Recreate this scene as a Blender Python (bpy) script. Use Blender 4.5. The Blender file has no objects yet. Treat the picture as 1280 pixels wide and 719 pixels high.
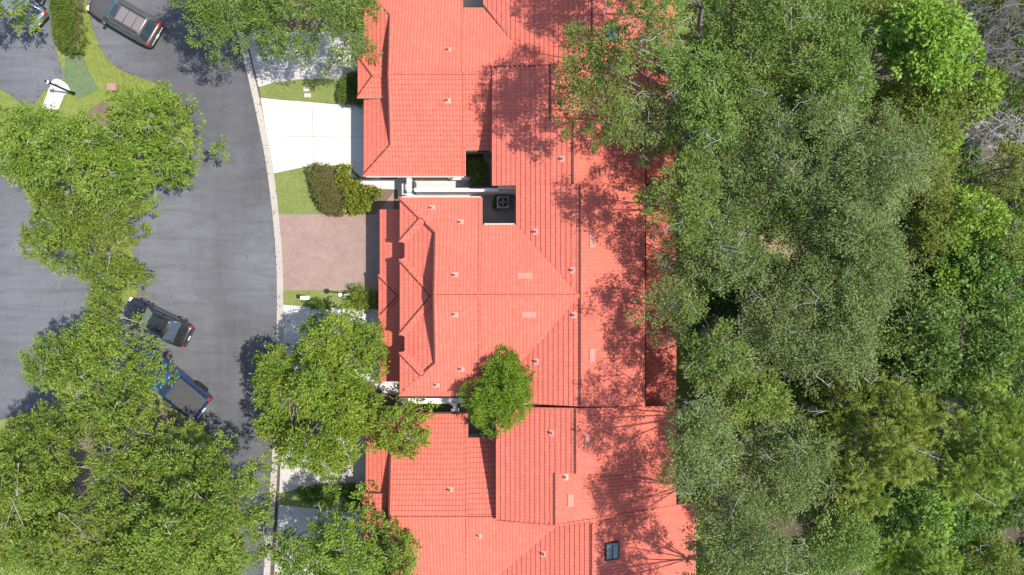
import bpy, bmesh, math, random
import numpy as np
from mathutils import Vector, Matrix

# ------------------------------------------------------------------ camera, sky, sun, exposure
S = bpy.context.scene
C = S.collection
H = 52.0                 # drone height
S0 = 0.0539              # metres on the ground for one photograph pixel
W_IMG, CX, CY = 1280.0, 640.0, 359.5
R = math.radians

cam_d = bpy.data.cameras.new('camera')
cam = bpy.data.objects.new('camera', cam_d)
C.objects.link(cam)
cam.location = (0, 0, H)
cam.rotation_euler = (0, 0, 0)
cam_d.sensor_width = 36.0
cam_d.lens = 36.0 * H / (W_IMG * S0)
cam_d.clip_end = 2000
S.camera = cam

SUN_EL, SUN_AZ = 63.5, -7.0      # azimuth from +X, anticlockwise
wd = bpy.data.worlds.new('World')
S.world = wd
wd.use_nodes = True
nt = wd.node_tree
nt.nodes.clear()
o_ = nt.nodes.new('ShaderNodeOutputWorld')
b_ = nt.nodes.new('ShaderNodeBackground')
sk = nt.nodes.new('ShaderNodeTexSky')
sk.sky_type = 'NISHITA'
sk.sun_disc = False
sk.sun_elevation = R(SUN_EL)
sk.sun_rotation = R(90 - SUN_AZ)
b_.inputs['Strength'].default_value = 0.15
nt.links.new(sk.outputs[0], b_.inputs[0])
nt.links.new(b_.outputs[0], o_.inputs[0])

sun_d = bpy.data.lights.new('sun', 'SUN')
sun_d.energy = 4.0
sun_d.angle = R(0.6)
sun_d.color = (1.0, 0.955, 0.89)
sun = bpy.data.objects.new('sun', sun_d)
C.objects.link(sun)
sv = Vector((math.cos(R(SUN_EL)) * math.cos(R(SUN_AZ)), math.cos(R(SUN_EL)) * math.sin(R(SUN_AZ)), math.sin(R(SUN_EL))))
sun.rotation_euler = sv.to_track_quat('Z', 'Y').to_euler()
sun.location = (30, 0, 60)

S.view_settings.view_transform = 'Standard'
S.view_settings.look = 'None'
S.view_settings.gamma = 1.0
S.view_settings.exposure = 0.95
S.view_settings.use_curve_mapping = False
S.cycles.max_bounces = 6
S.cycles.transparent_max_bounces = 4

# ------------------------------------------------------------------ helpers
def P(px, py, z=0.0):
    """the place at height z that the photograph shows at pixel px, py"""
    k = 1.0 - z / H
    return Vector(((px - CX) * S0 * k, (CY - py) * S0 * k, z))

def tag(o, label=None, cat=None, group=None, kind=None):
    if label: o['label'] = label
    if cat: o['category'] = cat
    if group: o['group'] = group
    if kind: o['kind'] = kind
    return o

def empty(name, loc, rz=0.0):
    o = bpy.data.objects.new(name, None)
    C.objects.link(o)
    o.location = loc
    o.rotation_euler = (0, 0, rz)
    o.empty_display_size = 0.3
    return o

def link_mesh(name, me, mat, parent=None, world=True):
    if mat is not None:
        if isinstance(mat, (list, tuple)):
            for m in mat: me.materials.append(m)
        else:
            me.materials.append(mat)
    o = bpy.data.objects.new(name, me)
    C.objects.link(o)
    if parent is not None:
        o.parent = parent
        if world:                       # mesh was made in world coordinates
            loc, rz = parent['_loc'], parent['_rz']
            M = Matrix.Translation(loc) @ Matrix.Rotation(rz, 4, 'Z')
            o.matrix_parent_inverse = Matrix.Identity(4)
            me.transform(M.inverted())
    return o

def root(name, loc, label, cat, group=None, rz=0.0):
    o = empty(name, loc, rz)
    o['_loc'] = [float(v) for v in loc]
    o['_rz'] = float(rz)
    tag(o, label, cat, group)
    ROOTS.append(o)
    return o
ROOTS = []
def root_matrix(o):
    return Matrix.Translation(Vector(o['_loc'])) @ Matrix.Rotation(o['_rz'], 4, 'Z')

def link_to(name, me, mat, parent, local=False, smooth=False):
    """link a mesh under a root; vertices in world coordinates unless local"""
    mats = mat if isinstance(mat, (list, tuple)) else [mat]
    for m in mats: me.materials.append(m)
    me.polygons.foreach_set('use_smooth', [bool(smooth)] * len(me.polygons))
    o = bpy.data.objects.new(name, me)
    C.objects.link(o)
    if parent is not None:
        o.parent = parent
        if not local:
            rt = parent
            while rt.parent is not None: rt = rt.parent
            if '_loc' in rt: me.transform(root_matrix(rt).inverted())
    return o

def bm_obj(name, bm, mat, parent=None, local=False, smooth=False, recalc=True):
    if recalc: bmesh.ops.recalc_face_normals(bm, faces=bm.faces)
    me = bpy.data.meshes.new(name)
    bm.to_mesh(me)
    bm.free()
    return link_to(name, me, mat, parent, local, smooth)

def np_mesh(name, V, F4):
    """fast quad mesh from arrays"""
    me = bpy.data.meshes.new(name)
    n, f = len(V), len(F4)
    me.vertices.add(n)
    me.vertices.foreach_set('co', np.asarray(V, dtype=np.float32).ravel())
    me.loops.add(f * 4)
    me.loops.foreach_set('vertex_index', np.asarray(F4, dtype=np.int32).ravel())
    me.polygons.add(f)
    me.polygons.foreach_set('loop_start', np.arange(0, f * 4, 4, dtype=np.int32))
    me.polygons.foreach_set('loop_total', np.full(f, 4, dtype=np.int32))
    me.update(calc_edges=True)
    return me

def box(bm, x0, x1, y0, y1, z0, z1, M=None):
    vs = [bm.verts.new((x, y, z)) for z in (z0, z1) for (x, y) in ((x0, y0), (x1, y0), (x1, y1), (x0, y1))]
    if M is not None:
        for v in vs: v.co = M @ v.co
    q = [(3, 2, 1, 0), (4, 5, 6, 7), (0, 1, 5, 4), (1, 2, 6, 5), (2, 3, 7, 6), (3, 0, 4, 7)]
    for f in q: bm.faces.new([vs[i] for i in f])
    return vs

def bevel_all(bm, w, seg=2):
    bmesh.ops.bevel(bm, geom=list(bm.edges), offset=w, segments=seg, affect='EDGES', profile=0.6)

def prism(bm, pts, z0, z1):
    a = [bm.verts.new((p[0], p[1], z0)) for p in pts]
    b = [bm.verts.new((p[0], p[1], z1)) for p in pts]
    bm.faces.new(list(reversed(a)))
    bm.faces.new(b)
    n = len(pts)
    for i in range(n):
        bm.faces.new((a[i], a[(i + 1) % n], b[(i + 1) % n], b[i]))

def cyl(bm, c, r0, r1, h, n=16, M=None):
    a = [bm.verts.new((c[0] + r0 * math.cos(2 * math.pi * i / n), c[1] + r0 * math.sin(2 * math.pi * i / n), c[2])) for i in range(n)]
    b = [bm.verts.new((c[0] + r1 * math.cos(2 * math.pi * i / n), c[1] + r1 * math.sin(2 * math.pi * i / n), c[2] + h)) for i in range(n)]
    if M is not None:
        for v in a + b: v.co = M @ v.co
    bm.faces.new(list(reversed(a)))
    bm.faces.new(b)
    for i in range(n): bm.faces.new((a[i], a[(i + 1) % n], b[(i + 1) % n], b[i]))

def tubes_mesh(name, paths, sides=5):
    """paths: list of (points Nx3, radii N)"""
    Vs, Fs, off = [], [], 0
    ang = np.arange(sides) * 2 * math.pi / sides
    for pts, rad in paths:
        pts = np.asarray(pts, float)
        rad = np.asarray(rad, float)
        n = len(pts)
        t = np.gradient(pts, axis=0)
        t /= np.linalg.norm(t, axis=1, keepdims=True) + 1e-9
        ref = np.where(np.abs(t[:, 2:3]) > 0.9, np.array([[1.0, 0, 0]]), np.array([[0, 0, 1.0]]))
        a = np.cross(t, ref)
        a /= np.linalg.norm(a, axis=1, keepdims=True) + 1e-9
        b = np.cross(t, a)
        ring = pts[:, None, :] + rad[:, None, None] * (a[:, None, :] * np.cos(ang)[None, :, None] + b[:, None, :] * np.sin(ang)[None, :, None])
        Vs.append(ring.reshape(-1, 3))
        i = np.arange(n - 1)[:, None] * sides + np.arange(sides)[None, :]
        j = np.arange(n - 1)[:, None] * sides + (np.arange(sides)[None, :] + 1) % sides
        Fs.append(np.stack([i, j, j + sides, i + sides], -1).reshape(-1, 4) + off)
        off += n * sides
    return np_mesh(name, np.concatenate(Vs), np.concatenate(Fs))

# ------------------------------------------------------------------ materials
class Mat:
    def __init__(s, name):
        s.m = bpy.data.materials.new(name)
        s.m.use_nodes = True
        s.t = s.m.node_tree
        s.t.nodes.clear()
        s.out = s.t.nodes.new('ShaderNodeOutputMaterial')
    def n(s, typ, **kw):
        nd = s.t.nodes.new(typ)
        for k, v in kw.items():
            if k in nd.inputs: nd.inputs[k].default_value = v
            else: setattr(nd, k, v)
        return nd
    def l(s, a, b): s.t.links.new(a, b)
    def coord(s, scale=(1, 1, 1), rot=(0, 0, 0), kind='Object'):
        if kind == 'World':
            g = s.n('ShaderNodeNewGeometry').outputs['Position']
        else:
            g = s.n('ShaderNodeTexCoord').outputs[kind]
        mp = s.n('ShaderNodeMapping')
        mp.inputs['Scale'].default_value = scale
        mp.inputs['Rotation'].default_value = rot
        s.l(g, mp.inputs[0])
        return mp.outputs[0]
    def noise(s, vec, scale, detail=4, rough=0.6, dist=0.0):
        nd = s.n('ShaderNodeTexNoise')
        nd.inputs['Scale'].default_value = scale
        nd.inputs['Detail'].default_value = detail
        nd.inputs['Roughness'].default_value = rough
        nd.inputs['Distortion'].default_value = dist
        s.l(vec, nd.inputs['Vector'])
        return nd.outputs['Fac']
    def ramp(s, fac, stops, interp='LINEAR'):
        nd = s.n('ShaderNodeValToRGB')
        cr = nd.color_ramp
        cr.interpolation = interp
        while len(cr.elements) < len(stops): cr.elements.new(0.5)
        for e, (p, c) in zip(cr.elements, stops):
            e.position = p
            e.color = (*c, 1) if len(c) == 3 else c
        s.l(fac, nd.inputs[0])
        return nd.outputs[0]
    def mix(s, fac, a, b, mode='MIX'):
        nd = s.n('ShaderNodeMix', data_type='RGBA', blend_type=mode)
        for sock, v in ((nd.inputs[0], fac), (nd.inputs[6], a), (nd.inputs[7], b)):
            if isinstance(v, (int, float)): sock.default_value = v
            elif isinstance(v, tuple): sock.default_value = (*v, 1)
            else: s.l(v, sock)
        return nd.outputs[2]
    def bsdf(s, col, rough=0.8, metallic=0.0, bump=None, bstr=0.3, bdist=0.02, spec=0.4, coat=0.0):
        p = s.n('ShaderNodeBsdfPrincipled')
        if isinstance(col, tuple): p.inputs['Base Color'].default_value = (*col, 1)
        else: s.l(col, p.inputs['Base Color'])
        if isinstance(rough, (int, float)): p.inputs['Roughness'].default_value = rough
        else: s.l(rough, p.inputs['Roughness'])
        p.inputs['Metallic'].default_value = metallic
        p.inputs['Specular IOR Level'].default_value = spec
        p.inputs['Coat Weight'].default_value = coat
        p.inputs['Coat Roughness'].default_value = 0.05
        if bump is not None:
            b = s.n('ShaderNodeBump')
            b.inputs['Strength'].default_value = bstr
            b.inputs['Distance'].default_value = bdist
            s.l(bump, b.inputs['Height'])
            s.l(b.outputs[0], p.inputs['Normal'])
        s.l(p.outputs[0], s.out.inputs[0])
        return p

def simple(name, col, rough=0.7, metallic=0.0, var=0.12, scale=6.0, coat=0.0, spec=0.4):
    m = Mat(name)
    v = m.coord()
    nz = m.noise(v, scale, 4)
    lo = tuple(c * (1 - var) for c in col)
    hi = tuple(min(1, c * (1 + var)) for c in col)
    m.bsdf(m.ramp(nz, [(0.3, lo), (0.7, hi)]), rough, metallic, coat=coat, spec=spec)
    return m.m

def mat_roof():
    m = Mat('terracotta_tile')
    v = m.coord(kind='World')
    n1 = m.noise(v, 0.35, 4, 0.6)
    n2 = m.noise(v, 5.0, 3, 0.6)
    isl = m.n('ShaderNodeNewGeometry').outputs['Random Per Island']
    c = m.ramp(n1, [(0.3, (0.4224, 0.0996, 0.0657)), (0.7, (0.4704, 0.1166, 0.0774))])
    c = m.mix(0.35, c, m.ramp(n2, [(0.25, (0.3984, 0.0893, 0.0585)), (0.75, (0.4992, 0.1316, 0.0900))]))
    wn = m.n('ShaderNodeTexWhiteNoise', noise_dimensions='3D')
    sn = m.n('ShaderNodeVectorMath', operation='SNAP')
    sn.inputs[1].default_value = (0.205, 0.205, 5.0)
    m.l(v, sn.inputs[0]); m.l(sn.outputs[0], wn.inputs['Vector'])
    c = m.mix(0.22, c, m.ramp(wn.outputs['Value'], [(0.0, (0.3456, 0.0799, 0.0540)), (0.5, (0.4512, 0.1081, 0.0720)), (1.0, (0.5568, 0.1645, 0.1170))]))
    n3 = m.noise(m.coord((1, 1, 1), kind='World'), 1.1, 6, 0.75)
    c = m.mix(m.ramp(n3, [(0.62, (0, 0, 0)), (0.78, (0.35, 0.35, 0.35))]), c, (0.4992, 0.1692, 0.1260))
    m.bsdf(c, 0.75, spec=0.25, bump=m.noise(v, 60, 2), bstr=0.15, bdist=0.005)
    return m.m

def mat_asphalt():
    m = Mat('worn_asphalt')
    v = m.coord(kind='World')
    n1 = m.noise(v, 0.17, 6, 0.68, 0.2)
    n2 = m.noise(m.coord((1.0, 0.06, 1), kind='World'), 1.1, 6, 0.7)
    n3 = m.noise(v, 45, 2, 0.7)
    n4 = m.noise(m.coord((0.22, 1.4, 1), kind='World'), 1.2, 5, 0.65, 0.6)
    c = m.ramp(n1, [(0.36, (0.046, 0.046, 0.050)), (0.50, (0.074, 0.074, 0.080)), (0.64, (0.150, 0.152, 0.165))])
    c = m.mix(0.5, c, m.ramp(n2, [(0.36, (0.050, 0.050, 0.053)), (0.64, (0.112, 0.108, 0.108))]))
    c = m.mix(0.28, c, m.ramp(n4, [(0.35, (0.0480, 0.0486, 0.0538)), (0.68, (0.1216, 0.1184, 0.1184))]))
    c = m.mix(0.35, c, m.ramp(n3, [(0.3, (0.0448, 0.0448, 0.0480)), (0.7, (0.1088, 0.1088, 0.1101))]))
    dirt = m.noise(v, 0.30, 6, 0.7, 0.15)
    c = m.mix(m.ramp(dirt, [(0.58, (0, 0, 0)), (0.75, (0.55, 0.55, 0.55))]), c, (0.145, 0.130, 0.115))
    # sun-bleached, worn stretches of the roadway
    for (px_, py_, r_) in ((200, 318, 6.5), (55, 345, 7.5), (110, 62, 5.0), (330, 330, 3.5), (40, 60, 4.0)):
        ds = m.n('ShaderNodeVectorMath', operation='DISTANCE')
        sq = m.n('ShaderNodeVectorMath', operation='MULTIPLY')
        sq.inputs[1].default_value = (1.0, 0.55, 1.0)
        q_ = P(px_, py_, 0)
        ds.inputs[1].default_value = (q_.x, q_.y * 0.55, 0)
        m.l(v, sq.inputs[0]); m.l(sq.outputs[0], ds.inputs[0])
        mr = m.n('ShaderNodeMapRange')
        mr.interpolation_type = 'SMOOTHSTEP'
        mr.inputs['From Min'].default_value = r_
        mr.inputs['From Max'].default_value = r_ * 0.15
        m.l(ds.outputs['Value'], mr.inputs['Value'])
        mul = m.n('ShaderNodeMath', operation='MULTIPLY')
        m.l(mr.outputs[0], mul.inputs[0])
        m.l(m.ramp(n4, [(0.30, (0.25, 0.25, 0.25)), (0.62, (0.85, 0.85, 0.85))]), mul.inputs[1])
        c = m.mix(mul.outputs[0], c, (0.128, 0.128, 0.140))
    # fine cracks
    vo = m.n('ShaderNodeTexVoronoi', feature='DISTANCE_TO_EDGE')
    vo.inputs['Scale'].default_value = 0.42
    wob = m.n('ShaderNodeVectorMath', operation='ADD')
    nzc = m.n('ShaderNodeTexNoise')
    nzc.inputs['Scale'].default_value = 1.2
    m.l(v, nzc.inputs['Vector'])
    m.l(v, wob.inputs[0])
    m.l(nzc.outputs['Color'], wob.inputs[1])
    m.l(wob.outputs[0], vo.inputs['Vector'])
    crack = m.ramp(vo.outputs['Distance'], [(0.0, (0.30, 0.30, 0.30)), (0.012, (0, 0, 0))])
    c = m.mix(crack, c, (0.032, 0.032, 0.034))
    m.bsdf(c, 0.9, spec=0.25, bump=n3, bstr=0.4, bdist=0.01)
    return m.m

def mat_concrete(name, col, joint=0.0, stain=0.25, dirt=(0.30, 0.27, 0.23), seed=0.0):
    m = Mat(name)
    v = m.coord(kind='World')
    n1 = m.noise(v, 0.5 + seed * 0.01, 5, 0.65, 0.5)
    n2 = m.noise(v, 14, 3, 0.6)
    lo = tuple(c * 0.86 for c in col)
    hi = tuple(min(0.9, c * 1.1) for c in col)
    c = m.ramp(n1, [(0.3, lo), (0.7, hi)])
    c = m.mix(0.25, c, m.ramp(n2, [(0.3, lo), (0.7, hi)]))
    n3 = m.noise(v, 1.7, 6, 0.7, 0.8)
    c = m.mix(m.ramp(n3, [(0.55, (0, 0, 0)), (0.80, (stain,) * 3)]), c, dirt)
    m.bsdf(c, 0.85, spec=0.25, bump=n2, bstr=0.2, bdist=0.005)
    return m.m

def mat_grass(name, a, b, dry, amount=0.5):
    m = Mat(name)
    v = m.coord(kind='World')
    n1 = m.noise(v, 0.9, 5, 0.65, 0.5)
    n2 = m.noise(v, 22, 3, 0.7)
    c = m.ramp(n1, [(0.3, a), (0.7, b)])
    n3 = m.noise(v, 1.6, 5, 0.7, 0.6)
    c = m.mix(m.ramp(n3, [(0.48, (0, 0, 0)), (0.75, (amount,) * 3)]), c, dry)
    c = m.mix(0.5, c, m.ramp(m.noise(v, 6, 5, 0.8), [(0.3, tuple(x * 0.55 for x in a)), (0.7, tuple(x * 1.3 for x in b))]))
    m.bsdf(c, 0.95, spec=0.1, bump=n2, bstr=0.8, bdist=0.05)
    return m.m

def mat_paver():
    m = Mat('brick_paver')
    v = m.coord(kind='World')
    br = m.n('ShaderNodeTexBrick')
    br.inputs['Scale'].default_value = 1.0
    br.inputs['Brick Width'].default_value = 0.24
    br.inputs['Row Height'].default_value = 0.12
    br.inputs['Mortar Size'].default_value = 0.008
    br.inputs['Color1'].default_value = (0.205, 0.135, 0.108, 1)
    br.inputs['Color2'].default_value = (0.255, 0.18, 0.15, 1)
    br.inputs['Mortar'].default_value = (0.20, 0.155, 0.13, 1)
    m.l(v, br.inputs['Vector'])
    n1 = m.noise(v, 0.8, 5, 0.65, 0.5)
    c = m.mix(0.5, br.outputs['Color'], m.ramp(n1, [(0.3, (0.17, 0.115, 0.095)), (0.7, (0.29, 0.205, 0.172))]))
    n2 = m.noise(v, 7, 4, 0.7)
    c = m.mix(0.25, c, m.ramp(n2, [(0.3, (0.15, 0.10, 0.085)), (0.7, (0.32, 0.22, 0.185))]))
    m.bsdf(c, 0.85, spec=0.2, bump=br.outputs['Fac'], bstr=-0.3, bdist=0.01)
    return m.m

def mat_soil(name, a, b, litter):
    m = Mat(name)
    v = m.coord(kind='World')
    n1 = m.noise(v, 0.5, 6, 0.7, 0.6)
    n2 = m.noise(v, 9, 5, 0.7)
    c = m.ramp(n1, [(0.3, a), (0.7, b)])
    c = m.mix(m.ramp(n2, [(0.4, (0, 0, 0)), (0.65, (0.8, 0.8, 0.8))]), c, litter)
    m.bsdf(c, 0.95, spec=0.1, bump=n2, bstr=0.9, bdist=0.06)
    return m.m

def mat_leaf(name, dark, mid, light, trans=0.28, clump=0.45, tint=None):
    m = Mat(name)
    v = m.coord(kind='World')
    n1 = m.noise(v, clump, 3, 0.6, 0.3)
    isl = m.n('ShaderNodeNewGeometry').outputs['Random Per Island']
    c = m.ramp(n1, [(0.28, dark), (0.5, mid), (0.72, light)])
    c = m.mix(0.55, c, m.ramp(isl, [(0.0, dark), (0.45, mid), (0.93, light), (1.0, tint or light)]))
    hsv = m.n('ShaderNodeHueSaturation')
    rnd = m.n('ShaderNodeObjectInfo').outputs['Random']
    for inp, lo, hi in (('Hue', 0.490, 0.510), ('Value', 0.90, 1.14)):
        mr = m.n('ShaderNodeMapRange')
        mr.inputs['To Min'].default_value = lo
        mr.inputs['To Max'].default_value = hi
        m.l(rnd, mr.inputs['Value'])
        m.l(mr.outputs[0], hsv.inputs[inp])
    m.l(c, hsv.inputs['Color'])
    c = hsv.outputs[0]
    p = m.n('ShaderNodeBsdfPrincipled')
    m.l(c, p.inputs['Base Color'])
    p.inputs['Roughness'].default_value = 0.5
    p.inputs['Specular IOR Level'].default_value = 0.35
    tr = m.n('ShaderNodeBsdfTranslucent')
    tc = m.mix(0.6, c, (0.30, 0.36, 0.03), 'MIX')
    m.l(tc, tr.inputs[0])
    mx = m.n('ShaderNodeMixShader')
    mx.inputs[0].default_value = trans
    m.l(p.outputs[0], mx.inputs[1])
    m.l(tr.outputs[0], mx.inputs[2])
    m.l(mx.outputs[0], m.out.inputs[0])
    return m.m

def mat_bark(name, a, b):
    m = Mat(name)
    v = m.coord(kind='World')
    n1 = m.noise(v, 3.0, 5, 0.7)
    m.bsdf(m.ramp(n1, [(0.3, a), (0.7, b)]), 0.9, spec=0.15)
    return m.m

def mat_glass(name, col=(0.02, 0.03, 0.035), rough=0.06):
    m = Mat(name)
    m.bsdf(m.ramp(m.noise(m.coord(), 2.0, 2), [(0.3, col), (0.7, tuple(c * 1.5 for c in col))]), rough, spec=0.9, coat=0.5)
    return m.m

def mat_paint(name, col, rough=0.28, metallic=0.45):
    m = Mat(name)
    nz = m.noise(m.coord(), 400, 2)
    dust = m.noise(m.coord(), 2.5, 5)
    c = m.mix(0.2, m.ramp(nz, [(0.3, tuple(x * 0.85 for x in col)), (0.7, tuple(x * 1.2 for x in col))]), m.ramp(dust, [(0.4, col), (0.8, tuple(x * 0.7 + 0.08 for x in col))]))
    m.bsdf(c, rough, metallic, coat=0.7)
    return m.m

ROOF = mat_roof()
CAP_SHADE = simple('dark_red_cap_shade', (0.10, 0.026, 0.020), 0.9)  # dark red for the painted shade line beside the caps
STUCCO = mat_concrete('cream_stucco', (0.62, 0.54, 0.46), stain=0.2)
FASCIA = simple('tan_fascia', (0.60, 0.44, 0.36), 0.7)
ASPH = mat_asphalt()
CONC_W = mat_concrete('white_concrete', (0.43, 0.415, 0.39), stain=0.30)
CONC_B = mat_concrete('beige_concrete', (0.37, 0.345, 0.31), stain=0.35)
CONC_K = mat_concrete('kerb_concrete', (0.33, 0.295, 0.255), stain=0.6, dirt=(0.20, 0.17, 0.14))
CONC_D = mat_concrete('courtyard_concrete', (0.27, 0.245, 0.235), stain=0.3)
GRASS = mat_grass('lawn_grass', (0.108, 0.142, 0.036), (0.172, 0.196, 0.060), (0.28, 0.235, 0.105), 0.55)
GRASS_Y = mat_grass('yellowing_grass', (0.108, 0.146, 0.028), (0.180, 0.208, 0.048), (0.29, 0.25, 0.09), 0.6)
GRASS_T = mat_grass('teal_grass', (0.08, 0.125, 0.055), (0.125, 0.165, 0.085), (0.20, 0.17, 0.10), 0.5)
PAVER = mat_paver()
SOIL = mat_soil('forest_soil', (0.045, 0.035, 0.025), (0.085, 0.066, 0.048), (0.115, 0.092, 0.068))
MULCH = mat_soil('bed_mulch', (0.085, 0.056, 0.040), (0.150, 0.105, 0.078), (0.19, 0.14, 0.10))
SAND = mat_soil('sandy_soil', (0.20, 0.165, 0.095), (0.27, 0.22, 0.13), (0.17, 0.145, 0.085))
WHITE = mat_concrete('white_stucco', (0.74, 0.72, 0.69), stain=0.12)
VENTW = simple('vent_paint', (0.50, 0.22, 0.17), 0.7)
DARK = simple('dark_opening', (0.02, 0.018, 0.018), 0.6)
PALE_VENT = simple('pale_ridge_vent', (0.49, 0.185, 0.145), 0.8)
SKYGLASS = mat_glass('skylight_glass', (0.022, 0.065, 0.075), 0.35)
METAL_G = simple('grey_metal', (0.30, 0.30, 0.31), 0.5, 0.3)
METAL_D = simple('black_metal', (0.018, 0.018, 0.02), 0.45, 0.3)
WHITE_M = simple('white_metal', (0.72, 0.72, 0.70), 0.4)
L_OAK = mat_leaf('oak_leaf', (0.044, 0.088, 0.008), (0.111, 0.171, 0.015), (0.238, 0.293, 0.040), 0.24, tint=(0.322, 0.336, 0.090))
L_FRONT = mat_leaf('front_tree_leaf', (0.049, 0.117, 0.006), (0.125, 0.201, 0.014), (0.258, 0.309, 0.034), 0.26)
L_GREY = mat_leaf('grey_oak_leaf', (0.049, 0.080, 0.013), (0.107, 0.146, 0.032), (0.194, 0.229, 0.076), 0.2, tint=(0.309, 0.308, 0.175))
L_DEEP = mat_leaf('deep_green_leaf', (0.047, 0.100, 0.012), (0.103, 0.159, 0.022), (0.181, 0.231, 0.048), 0.22)
L_BRIGHT = mat_leaf('bright_leaf', (0.083, 0.171, 0.012), (0.144, 0.251, 0.020), (0.248, 0.330, 0.045), 0.32)
L_YELLOW = mat_leaf('yellow_green_leaf', (0.085, 0.121, 0.014), (0.140, 0.179, 0.024), (0.215, 0.231, 0.045), 0.30)
L_DARKB = mat_leaf('dark_broadleaf', (0.029, 0.082, 0.009), (0.065, 0.137, 0.016), (0.147, 0.221, 0.038), 0.22)
L_PINE = mat_leaf('pine_needle', (0.085, 0.155, 0.016), (0.165, 0.245, 0.026), (0.260, 0.330, 0.050), 0.2)
L_PINEY = mat_leaf('yellow_pine_needle', (0.095, 0.150, 0.016), (0.190, 0.245, 0.030), (0.300, 0.345, 0.060), 0.2)
L_VIVID = mat_leaf('vivid_leaf', (0.069, 0.167, 0.006), (0.121, 0.241, 0.012), (0.190, 0.310, 0.025), 0.34)
L_HEDGE = mat_leaf('hedge_leaf', (0.055, 0.105, 0.014), (0.095, 0.150, 0.022), (0.150, 0.195, 0.035), 0.25)
L_BROWNH = mat_leaf('bronzed_hedge_leaf', (0.085, 0.075, 0.026), (0.125, 0.115, 0.034), (0.175, 0.165, 0.045), 0.2, clump=0.9)
L_CROTON = mat_leaf('yellow_shrub_leaf', (0.060, 0.115, 0.012), (0.14, 0.18, 0.020), (0.34, 0.32, 0.045), 0.25, clump=1.4)
BARK = mat_bark('grey_bark', (0.16, 0.14, 0.12), (0.30, 0.275, 0.25))
BARK_P = mat_bark('pale_dead_wood', (0.22, 0.20, 0.175), (0.38, 0.36, 0.33))
BARK_B = mat_bark('brown_twig', (0.17, 0.13, 0.11), (0.30, 0.25, 0.22))

# ------------------------------------------------------------------ ground, roads, drives
def sheet(name, pts, mat, z, thick=0.0, px=True, label=None):
    bm = bmesh.new()
    w = [P(p[0], p[1], z) if px else Vector((p[0], p[1], z)) for p in pts]
    if thick > 0:
        prism(bm, w, z - thick, z)
        bmesh.ops.triangulate(bm, faces=[f for f in bm.faces if len(f.verts) > 4])
    else:
        f = bm.faces.new([bm.verts.new(p) for p in w])
        bmesh.ops.triangulate(bm, faces=[f])
    for f in bm.faces:
        f.normal_update()
    o = bm_obj(name, bm, mat)
    tag(o, label, None, None, 'structure')
    return o

def smooth_line(pts, n=8):
    pts = [Vector((p[0], p[1], 0)) for p in pts]
    out = []
    for i in range(len(pts) - 1):
        p0 = pts[max(i - 1, 0)]; p1 = pts[i]; p2 = pts[i + 1]; p3 = pts[min(i + 2, len(pts) - 1)]
        for k in range(n):
            t = k / n
            out.append(0.5 * ((2 * p1) + (p2 - p0) * t + (2 * p0 - 5 * p1 + 4 * p2 - p3) * t * t + (3 * p1 - p0 - 3 * p2 + p3) * t ** 3))
    out.append(pts[-1])
    return [(p.x, p.y) for p in out]

sheet('ground', [(-400, -400), (400, -400), (400, 400), (-400, 400)], SOIL, 0.0, px=False)

# road: everything west of the kerb
KERB = smooth_line([(255, -120), (285, 0), (303, 70), (318, 135), (331, 200), (340, 270), (345, 340), (345, 420), (342, 520), (336, 620), (330, 700), (322, 840)], 8)
sheet('road', [(p[0] + 1, p[1]) for p in KERB] + [(-400, 840), (-400, -120)], ASPH, 0.008)

def ribbon(name, line, w0, w1, z0, z1, mat):
    """kerb: raised strip from w0 to w1 pixels right of the line"""
    bm = bmesh.new()
    prev = None
    for i, p in enumerate(line):
        a = Vector(line[max(i - 1, 0)]); b = Vector(line[min(i + 1, len(line) - 1)])
        t = (b - a).normalized()
        nrm = Vector((-t.y, t.x)) * -1.0
        if nrm.x < 0: nrm = -nrm
        row = []
        for w, z in ((w0, z0), (w0 + 1.2, z1), (w1, z1), (w1, z0)):
            q = P(p[0] + nrm.x * w, p[1] + nrm.y * w, 0)
            row.append(bm.verts.new((q.x, q.y, z)))
        if prev:
            for k in range(3):
                bm.faces.new((prev[k], prev[k + 1], row[k + 1], row[k]))
        prev = row
    o = bm_obj(name, bm, mat)
    tag(o, kind='structure')
    return o
ribbon('kerb', KERB, 0.0, 9.0, 0.0, 0.10, CONC_K)

# front yards between kerb and houses
sheet('front_yard', [(312, 0), (345, 150), (356, 300), (356, 480), (345, 719), (340, 840), (560, 840), (560, -120), (285, -120)], MULCH, 0.012)
sheet('driveway', [(309, 50), (312, 40), (470, 40), (470, 101), (421, 98), (375, 99), (340, 104), (323, 109)], CONC_B, 0.05)
sheet('lawn', smooth_line([(323, 109), (345, 103), (375, 99), (422, 98), (430, 100)], 3) + [(430, 131), (420, 129), (385, 127.5), (350, 125), (326, 121)], GRASS, 0.045)
sheet('driveway', [(325.5, 122), (350, 125), (385, 127.5), (420, 130.5), (475, 131), (475, 224), (452, 222), (441, 213), (437, 206), (384, 208), (341, 217), (334, 170)], CONC_W, 0.052)
sheet('path', smooth_line([(438, 208), (440, 214), (446, 221), (456, 224), (478, 224)], 4) + [(497, 224), (497, 237), (470, 236), (455, 233), (444, 227), (436, 216)], CONC_W, 0.056)
sheet('lawn', [(341, 217), (384, 208), (396, 206), (408, 268), (346.5, 268)], GRASS, 0.045)
sheet('driveway', [(346.5, 268), (470, 268), (492, 240), (492, 363), (352, 363)], PAVER, 0.050)
sheet('lawn', [(352, 363), (470, 363), (470, 387), (440, 386), (395, 384.5), (353, 381)], GRASS, 0.045)
sheet('driveway', [(353, 381), (395, 384.5), (440, 386), (495, 388), (495, 480), (460, 476), (352, 465)], CONC_W, 0.052)
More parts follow.
